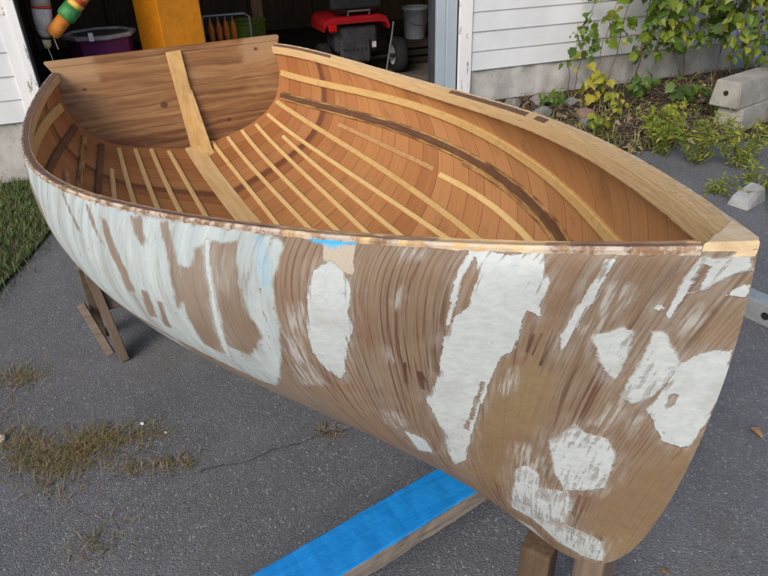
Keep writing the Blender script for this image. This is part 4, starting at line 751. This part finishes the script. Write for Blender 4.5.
# ================================================================== plants by the garage
def leaf_shape(kind):
    """outline from the stalk outwards, unit length, with its midrib along +x"""
    if kind == 'lobed': h = [(0, 0), (.02, .16), (.10, .40), (.26, .30), (.34, .52), (.52, .34), (.62, .40), (.72, .20), (1, 0)]
    elif kind == 'round': h = [(0, 0), (.10, .22), (.32, .34), (.60, .30), (.84, .15), (1, 0)]
    else: h = [(0, 0), (.2, .10), (.5, .14), (.8, .08), (1, 0)]
    return h
def leaves(L):
    """L: (point, direction, normal, size, kind, tint)"""
    V = []; F = []; T = []
    for p, d, nrm_, s, kind, t in L:
        d = Vector(d).normalized(); sd = d.cross(Vector(nrm_)).normalized(); up = sd.cross(d); h = leaf_shape(kind); k = len(V); n = len(h); fold = random.uniform(.1, .5); curl = random.uniform(.1, .45); p = Vector(p)
        for x, y in h: V.append(p + d * (x * s) - up * (curl * x * x * s))
        for sg in (1, -1):
            for x, y in h[1:-1]: V.append(p + d * (x * s) + sd * (sg * y * s) + up * (fold * y * s - curl * x * x * s))
        m = n - 2; a, b = k + n, k + n + m
        for o, rev in ((a, 0), (b, 1)):
            for i in range(n - 1):
                q_ = [k + i, k + i + 1] + ([o + i] if i < m else []) + ([o + i - 1] if i > 0 else [])
                if len(q_) >= 3: F.append(tuple(q_[::-1] if rev else q_))
        T += [min(1, max(0, t + random.uniform(-.12, .12)))] * (len(V) - k)
    return V, F, T
GREEN = leafcol('vine_leaf', [(0, (.028, .06, .013)), (.35, (.06, .12, .02)), (.62, (.16, .22, .025)), (.8, (.33, .31, .04)), (1, (.48, .37, .05))], .45, .3)
STEM = plain('brown_stem', (.14, .09, .05), .8, .3, 30); GST = plain('green_stem', (.13, .14, .04), .7, .3, 30)
def rv(s=1.0): return Vector((random.gauss(0, s), random.gauss(0, s), random.gauss(0, s)))
def plant(name, lab, cat, base_, stems, leafspec, group=None, stemr=.004, stemm=None):
    """stems: list of point lists (world). leafspec: per-stem (n, size, kind, tint, from)"""
    t = thing(name, lab, cat, tuple(base_), group); bm = B(); LL = []
    for st, (n, sz, kind, tint, fr) in zip(stems, leafspec):
        pts = [Vector(p) for p in st]; fine = []
        for i in range(len(pts) - 1):
            for k in range(5): fine.append(pts[i].lerp(pts[i + 1], k / 5) + rv(.003))
        fine.append(pts[-1]); L_ = len(fine); tube(bm, fine, [stemr * (1 - .7 * i / L_) for i in range(L_)], 6)
        for _ in range(n):
            f = fr + (1 - fr) * random.random(); i = min(L_ - 2, int(f * (L_ - 1))); p = fine[i].lerp(fine[i + 1], random.random()); out = rv(); out.z = abs(out.z) * .3; out.normalize(); pe = p + out * sz * random.uniform(.25, 1.1) * (.35 if kind == 'lance' else 1)
            tube(bm, [p, p.lerp(pe, .5) + Vector((0, 0, .008)), pe], stemr * .3, 4)
            d = (out * .6 + Vector((.2, -.1, -.75)) + rv(.35)) if kind != 'lance' else (out * .9 + Vector((0, 0, .35)) + rv(.6)); nr_ = WN * .7 + Vector((0, -.2, .9)) + rv(.55)
            LL.append((pe, d, nr_, sz * random.uniform(.4, 1.3), kind, min(1, max(0, tint + random.gauss(0, .13)))))
    ch('stem', bm, stemm or STEM, t, True)
    V, F, T = leaves(LL); V = [v - LOC[t.name] for v in V]; mesh('foliage', V, F, GREEN, t, False, {'tint': T}); return t
def P(u, o, z): return W(u, o, z)
def climb(u, o, ztop, lean, du, n=6):
    b = W(u, o, 0); z0 = soilz(b.x, b.y) - .02; return [W(u + du * i / n + random.gauss(0, .012), o + lean * i / n + random.gauss(0, .012), z0 + (ztop - z0) * i / n) for i in range(n + 1)]
# tall thin vine in front of the clapboards
s_ = [climb(3.75, .16, .62, .05, .03), climb(3.82, .20, .55, .1, .12), climb(3.66, .18, .30, .1, -.06), climb(3.95, .22, .70, .05, .1)]
plant('vine', 'thin climbing vine with sparse green leaves against the white clapboards', 'vine', W(3.8, .18, -.27), s_, [(26, .075, 'lobed', .45, .35), (24, .075, 'lobed', .5, .4), (10, .06, 'lobed', .4, .45), (34, .08, 'lobed', .55, .35)], 'climbing vines on the garage wall')
# dense hanging vine to its right
s_ = []
for k in range(9):
    u = 4.12 + k * .105; s_.append([W(u + random.gauss(0, .02), .10, 1.05), W(u + .02, .26, .85), W(u + random.gauss(0, .04), .36, .55), W(u + random.gauss(0, .05), .36, .30), W(u + random.gauss(0, .05), .32, random.uniform(.0, .14))])
s_.append(climb(4.3, .12, 1.05, .0, .05)); s_.append(climb(4.75, .12, 1.05, .0, .05))
plant('vine', 'dense leafy vine hanging over the wall above the dark soil', 'vine', W(4.5, .12, -.25), s_, [(80, .074, 'lobed', .30 + .3 * random.random(), .05) for _ in range(9)] + [(16, .08, 'lobed', .3, .2)] * 2, 'climbing vines on the garage wall', .005)
s_ = []
for k in range(7):
    u = 4.62 + k * .10; s_.append([W(u, .35, 1.1), W(u + .03, .55, .85), W(u + random.gauss(0, .05), .68, .60), W(u + random.gauss(0, .05), .68, random.uniform(.28, .42))])
s_.append(climb(4.9, .3, 1.1, .02, .05))
plant('vine', 'bright green large-leaved vine overhanging the bed at its sunny end', 'vine', W(4.9, .3, -.26), s_, [(44, .095, 'lobed', .66, .1)] * 7 + [(8, .1, 'lobed', .4, .5)], 'climbing vines on the garage wall', .005)
s_ = []
for k in range(16):
    u = 4.72 + k * .05; o = random.uniform(.5, 1.0); s_.append(climb(u, o, random.uniform(.32, .75), .12, random.gauss(0, .12)))
plant('shrub', 'tall olive green shrub behind the concrete blocks', 'shrub', W(5.1, .7, -.28), s_, [(30, .07, 'round', .55, .45)] * 16, None, .004)
# low yellow seedlings
def seedling(u, o, h, n, sz, tint, lab, kind='lobed', spread=.12, ns=4, cat='seedling', grp='yellow-leaved seedlings in the bed', nm='seedling', from_=.25):
    b = W(u, o, 0); z0 = soilz(b.x, b.y); s_ = []
    for k in range(ns):
        a = random.uniform(0, 6.28); r = random.uniform(.3, 1) * spread; s_.append([W(u, o, z0 - .01), W(u + math.cos(a) * r * .35, o + math.sin(a) * r * .35, z0 + h * .55), W(u + math.cos(a) * r, o + math.sin(a) * r, z0 + h * random.uniform(.75, 1.05))])
    return plant(nm, lab, cat, W(u, o, z0), s_, [(n, sz, kind, tint, from_)] * ns, grp, .0028, GST)
seedling(3.80, .36, .26, 5, .075, .95, 'yellow-leaved seedling standing closest under the thin vine')
seedling(3.88, .52, .16, 4, .055, .9, 'small yellow seedling among the twigs at the middle of the bed')
seedling(3.52, .82, .13, 4, .06, .82, 'low yellow-green seedling near the gunwale, at the left end of the bed')
seedling(3.84, .95, .24, 7, .07, .80, 'bright lime seedling with a curling stem beside the boat rail', spread=.14)
seedling(4.10, .40, .22, 8, .065, .35, 'dark green leafy clump in front of the shaded soil', grp='green clumps in the bed', cat='plant', nm='leafy_plant')
seedling(4.35, .62, .20, 8, .07, .33, 'wide dark green clump close to the hanging vine', grp='green clumps in the bed', cat='plant', nm='leafy_plant', spread=.2)
seedling(3.45, .30, .12, 5, .055, .4, 'small green clump against the concrete foundation', grp='green clumps in the bed', cat='plant', nm='leafy_plant')
def weed(x, y, h, ns, n, sz, tint, lab, kind='lance', spread=.20, grp='weeds along the asphalt edge'):
    z0 = gz(x, y); s_ = []
    for k in range(ns):
        a = random.uniform(0, 6.28); r = random.uniform(.2, 1) * spread; s_.append([(x + math.cos(a) * r * .15, y + math.sin(a) * r * .15, z0 - .01), (x + math.cos(a) * r * .6 + random.gauss(0, .02), y + math.sin(a) * r * .6 + random.gauss(0, .02), z0 + h * random.uniform(.35, .65)), (x + math.cos(a) * r * 1.3 + random.gauss(0, .03), y + math.sin(a) * r * 1.3 + random.gauss(0, .03), z0 + h * random.uniform(.45, 1.15))])
    return plant('weed', lab, 'weed', (x, y, z0), s_, [(n, sz, kind, tint, .15)] * ns, grp, .0025, GST)
weed(.62, 2.74, .30, 17, 26, .036, .74, 'yellow-green feathery weed nearest the bow rail and bed')
weed(.84, 2.76, .30, 18, 26, .036, .66, 'bushy olive weed in the middle of the asphalt edge')
weed(1.02, 2.90, .28, 20, 26, .034, .78, 'wide yellowish weed just behind the broken stone', spread=.22)
weed(.52, 2.98, .20, 12, 18, .034, .70, 'short sparse weed between the bed and the concrete blocks')
weed(1.30, 2.66, .18, 14, 20, .034, .72, 'low weed spreading to the right of the broken stone', spread=.22)
weed(1.17, 2.45, .08, 8, 16, .032, .70, 'flat green weed in front of the broken stone')
weed(1.60, 2.48, .16, 6, 9, .075, .36, 'dark broad-leaved weed at the edge by the bow', 'round')
# dry stalk and straw
sk = thing('stalk', 'single pale dry stalk standing behind the concrete blocks', 'stalk', tuple(W(4.95, .62, -.3)))
bm = B(); tube(bm, [W(4.90, .66, -.33), W(4.97, .66, -.12), W(5.01, .66, .10), W(5.08, .66, .17)], [.011, .010, .008, .004], 8); ch('stem', bm, plain('straw_stem', (.42, .30, .12), .7), sk, True)
bm = B(); tube(bm, [W(4.94, .67, -.2), W(4.87, .69, -.1)], [.006, .003], 6); ch('twig', bm, plain('straw_twig', (.42, .30, .12), .7), sk, True)
V = []; F = []; T = []
for _ in range(1700):
    u = random.uniform(3.2, 7.0); o = random.uniform(.03, 1.05); p = W(u, o, 0); z = soilz(p.x, p.y) + random.uniform(.002, .02); a = random.uniform(0, 6.28); l = random.uniform(.04, .2) * (1.6 if u > 4.3 else 1); w = random.uniform(.0015, .004); d = Vector((math.cos(a), math.sin(a), random.uniform(-.1, .25))); s = Vector((-math.sin(a), math.cos(a), 0)) * w; k = len(V); m = p + Vector((0, 0, z)); t = random.random()
    e = m + d * l; mid = m + d * l * .5 + Vector((0, 0, random.uniform(0, .02))) + rv(.006); V += [m - s, m + s, mid + s, mid - s, e + s * .5, e - s * .5]; F += [(k, k + 1, k + 2, k + 3), (k + 3, k + 2, k + 4, k + 5)]; T += [t] * 6
LLt = []
for _ in range(2600):
    u = random.uniform(3.0, 7.0); o = random.uniform(.03, 1.15); p = W(u, o, 0); p.z = soilz(p.x, p.y) + .006; LLt.append((p, rv() * Vector((1, 1, .15)), Vector((0, 0, 1)) + rv(.35), random.uniform(.02, .055), random.choice(('round', 'lance', 'lobed')), random.random()))
v2, f2, t2 = leaves(LLt); k = len(V); V += list(v2); F += [tuple(i + k for i in f) for f in f2]; T += t2
tag(mesh('leaf_litter', V, F, leafcol('dead_leaf_litter', [(0, (.045, .03, .02)), (.35, (.12, .08, .05)), (.7, (.25, .18, .11)), (1, (.42, .34, .23))], .85), None, False, {'tint': T}), 'dead leaves and dry twigs scattered over the soil bed', 'leaf litter', kind='stuff')
pts = []
for _ in range(2600):
    u = random.uniform(3.0, 6.2); o = abs(random.gauss(.75, .35)); p = W(u, o, 0)
    if math.sin(u * 5.1 + o * 3) + math.sin(u * 11.3 - o * 7) > .35: pts.append((p.x, p.y, soilz(p.x, p.y) - .003))
V, F, T = blades(pts, .03, .13, .003, 1.4)
tag(mesh('bed_weeds', V, F, leafcol('straggly_grass', [(0, (.05, .085, .02)), (.4, (.12, .15, .03)), (.7, (.26, .24, .06)), (1, (.36, .28, .14))], .7), None, False, {'tint': T}), 'straggly yellow-green grass growing through the soil bed', 'grass', kind='stuff')
V = []; F = []; T = []
for _ in range(900):
    x, y = random.uniform(.2, 3.0), random.uniform(-1.6, 2.6); s = random.choice((.0025, .003, .004, .006)); z = gz(x, y); k = len(V); a = random.uniform(0, 6.28)
    V += [(x + math.cos(a + q_) * s * random.uniform(.6, 1.2), y + math.sin(a + q_) * s * random.uniform(.6, 1.2), z) for q_ in (0, 1.57, 3.14, 4.71)] + [(x, y, z + s * .9)]; F += [(k + i, k + (i + 1) % 4, k + 4) for i in range(4)]; T += [random.random()] * 5
tag(mesh('grit', V, F, leafcol('loose_grit', [(0, (.05, .05, .055)), (.5, (.16, .15, .14)), (.85, (.22, .18, .13)), (1, (.5, .5, .48))], .9), None, False, {'tint': T}), 'loose grit and crumbs of paint on the asphalt', 'grit', kind='stuff')
# ---- stones and blocks
def stone(name, lab, cat, c, r, m, grp=None, seed=0, flat=.6, sub=3):
    rg = random.Random(seed); bm = B(); bmesh.ops.create_icosphere(bm, subdivisions=sub, radius=1)
    pl = [(Vector((rg.gauss(0, 1), rg.gauss(0, 1), rg.gauss(0, 1))).normalized(), rg.uniform(.62, .9)) for _ in range(11)]
    for v in bm.verts:
        for n_, d in pl:
            e = v.co.dot(n_) - d
            if e > 0: v.co -= n_ * e * .92
        v.co = Vector((v.co.x * r, v.co.y * r * .8, v.co.z * r * flat)) + Vector((rg.gauss(0, 1), rg.gauss(0, 1), rg.gauss(0, 1))) * r * .012
    o = bmo(name, bm, m); o.location = c; o.rotation_euler = (0, 0, rg.uniform(0, 6.28)); return tag(o, lab, cat, grp)
ST1 = conc_mat('grey_field_stone', (.20, .19, .18), 9); ST2 = conc_mat('reddish_brick_stone', (.24, .15, .12), 11); ST3 = conc_mat('pale_broken_concrete', (.36, .37, .37), 8, .25)
for k, (u, o, r, m, lab) in enumerate(((3.42, .22, .09, ST1, 'mossy grey stone leaning against the foundation'), (3.3, .42, .08, ST1, 'grey stone at the left end of the bed by the gunwale'), (3.58, .55, .085, ST2, 'reddish stone beneath the yellow seedlings'), (3.50, .66, .07, ST1, 'flat grey stone in front of the reddish stone'), (3.62, .30, .06, ST1, 'small stone at the foot of the thin vine'), (3.2, .2, .075, ST1, 'rounded stone at the left corner of the foundation'))):
    p = W(u, o, 0); stone('stone', lab, 'stone', (p.x, p.y, soilz(p.x, p.y) + r * .3), r, m, 'stones in the bed', k + 3)
bs = B(); vv = [bs.verts.new(v) for v in ((-.10, -.055, 0), (.10, -.06, 0), (.11, .05, 0), (-.09, .06, 0), (-.085, -.035, .055), (.085, -.045, .085), (.095, .035, .09), (-.07, .045, .06))]
for f in ((0, 3, 2, 1), (4, 5, 6, 7), (0, 1, 5, 4), (1, 2, 6, 5), (2, 3, 7, 6), (3, 0, 4, 7)): bs.faces.new([vv[i] for i in f])
bmesh.ops.bevel(bs, geom=list(bs.edges), offset=.006, segments=2, affect='EDGES'); o = bmo('broken_stone', bs, ST3); o.location = (1.36, 2.49, GZ); o.rotation_euler = (0, 0, rad(100)); tag(o, 'pale broken piece of concrete among the weeds by the bow', 'stone')
CB = conc_mat('cast_concrete', (.34, .33, .30), 6, .3)
def cblock(lab, x, y, z, rz, L_=1.0, w=.205, h=.17, hole=True):
    t = thing('concrete_block', lab, 'concrete block', (x, y, z), 'stacked concrete blocks'); R = Matrix.Rotation(rz, 4, 'Z')
    bm = B(); vv = [bm.verts.new((a, b, c)) for a, b, c in ((0, -w / 2, 0), (L_, -w / 2, 0), (L_, w / 2, 0), (0, w / 2, 0), (.004, -w / 2 + .02, h), (L_ - .004, -w / 2 + .02, h), (L_ - .004, w / 2 - .02, h), (.004, w / 2 - .02, h))]
    for f in ((0, 3, 2, 1), (4, 5, 6, 7), (0, 1, 5, 4), (1, 2, 6, 5), (2, 3, 7, 6), (3, 0, 4, 7)): bm.faces.new([vv[i] for i in f])
    bmesh.ops.bevel(bm, geom=list(bm.edges), offset=.007, segments=2, affect='EDGES'); o = bmo('body', bm, CB, t)
    if hole:
        bm = B(); lathe(bm, (-.0005, 0, h * .55), [(.017, .001), (.016, -.0015), (.001, -.001)], 16, (1, 0, 0), cap=False); bmo('hole', bm, plain('dark_hole', (.012, .012, .012), .9), t)
    t.rotation_euler = (0, 0, rz); return t
cdir = math.atan2(.363, -.055)
cblock('long concrete block lying at the bottom of the stack', .545, 3.445, GZ + .004, cdir, hole=False)
cblock('long concrete block with a round hole, on top of the stack', .515, 3.40, GZ + .176, cdir - .02)
# ---- small bits on the asphalt
PEB = plain('pale_pebble', (.50, .42, .36), .8)
for k, (x, y, r, lab, m) in enumerate(((1.265, -1.0, .022, 'rounded pinkish pebble in the grass at the left edge', PEB), (1.42, -.60, .009, 'white chip of paint lying near the left sawhorse', plain('white_chip', (.7, .7, .7), .6)), (1.50, -.545, .006, 'tiny white chip on the bare asphalt by the grass strip', plain('white_chip_b', (.65, .65, .65), .6)))):
    stone('pebble' if k == 0 else 'paint_chip', lab, 'pebble' if k == 0 else 'paint chip', (x, y, gz(x, y) + r * .3), r, m, None, k + 40, .5, 2)
for k, (x, y, lab) in enumerate(((2.42, .98, 'curled brown leaf on the asphalt right of the bow'), (2.62, .37, 'small orange leaf on the asphalt below the stem'), (2.02, .62 + 1.1, 'dry leaf beside the far end of the blue plank'))):
    v, f, t = leaves([((x, y, gz(x, y) + .008), (math.cos(k * 2), math.sin(k * 2), .1), (0, .2, 1), .045 if k == 0 else .025, 'round', .8)]); o = mesh('fallen_leaf', [Vector(q_) - Vector((x, y, GZ)) for q_ in v], f, plain('orange_dead_leaf', (.33, .17, .07), .8), None, False); o.location = (x, y, GZ); tag(o, lab, 'leaf', 'fallen leaves on the asphalt')
# crack in the asphalt
cp = [(1.72, -.50), (1.73, -.44), (1.755, -.36), (1.75, -.27), (1.77, -.19), (1.765, -.12), (1.79, -.05), (1.80, .06)]; V = []; F = []
for i, (x, y) in enumerate(cp):
    for j in range(4 if i < len(cp) - 1 else 1):
        a = j / 4; xx = x + ((cp[i + 1][0] - x) * a if j else 0) + random.gauss(0, .004); yy = y + ((cp[i + 1][1] - y) * a if j else 0); w = random.uniform(.0008, .0022); V += [(xx - w, yy, gz(xx, yy) + .004), (xx + w, yy, gz(xx, yy) + .004)]
F = [(2 * i, 2 * i + 1, 2 * i + 3, 2 * i + 2) for i in range(len(V) // 2 - 1)]
tag(mesh('pavement_crack', V, F, plain('crack_dirt', (.045, .044, .043), .95)), kind='structure')
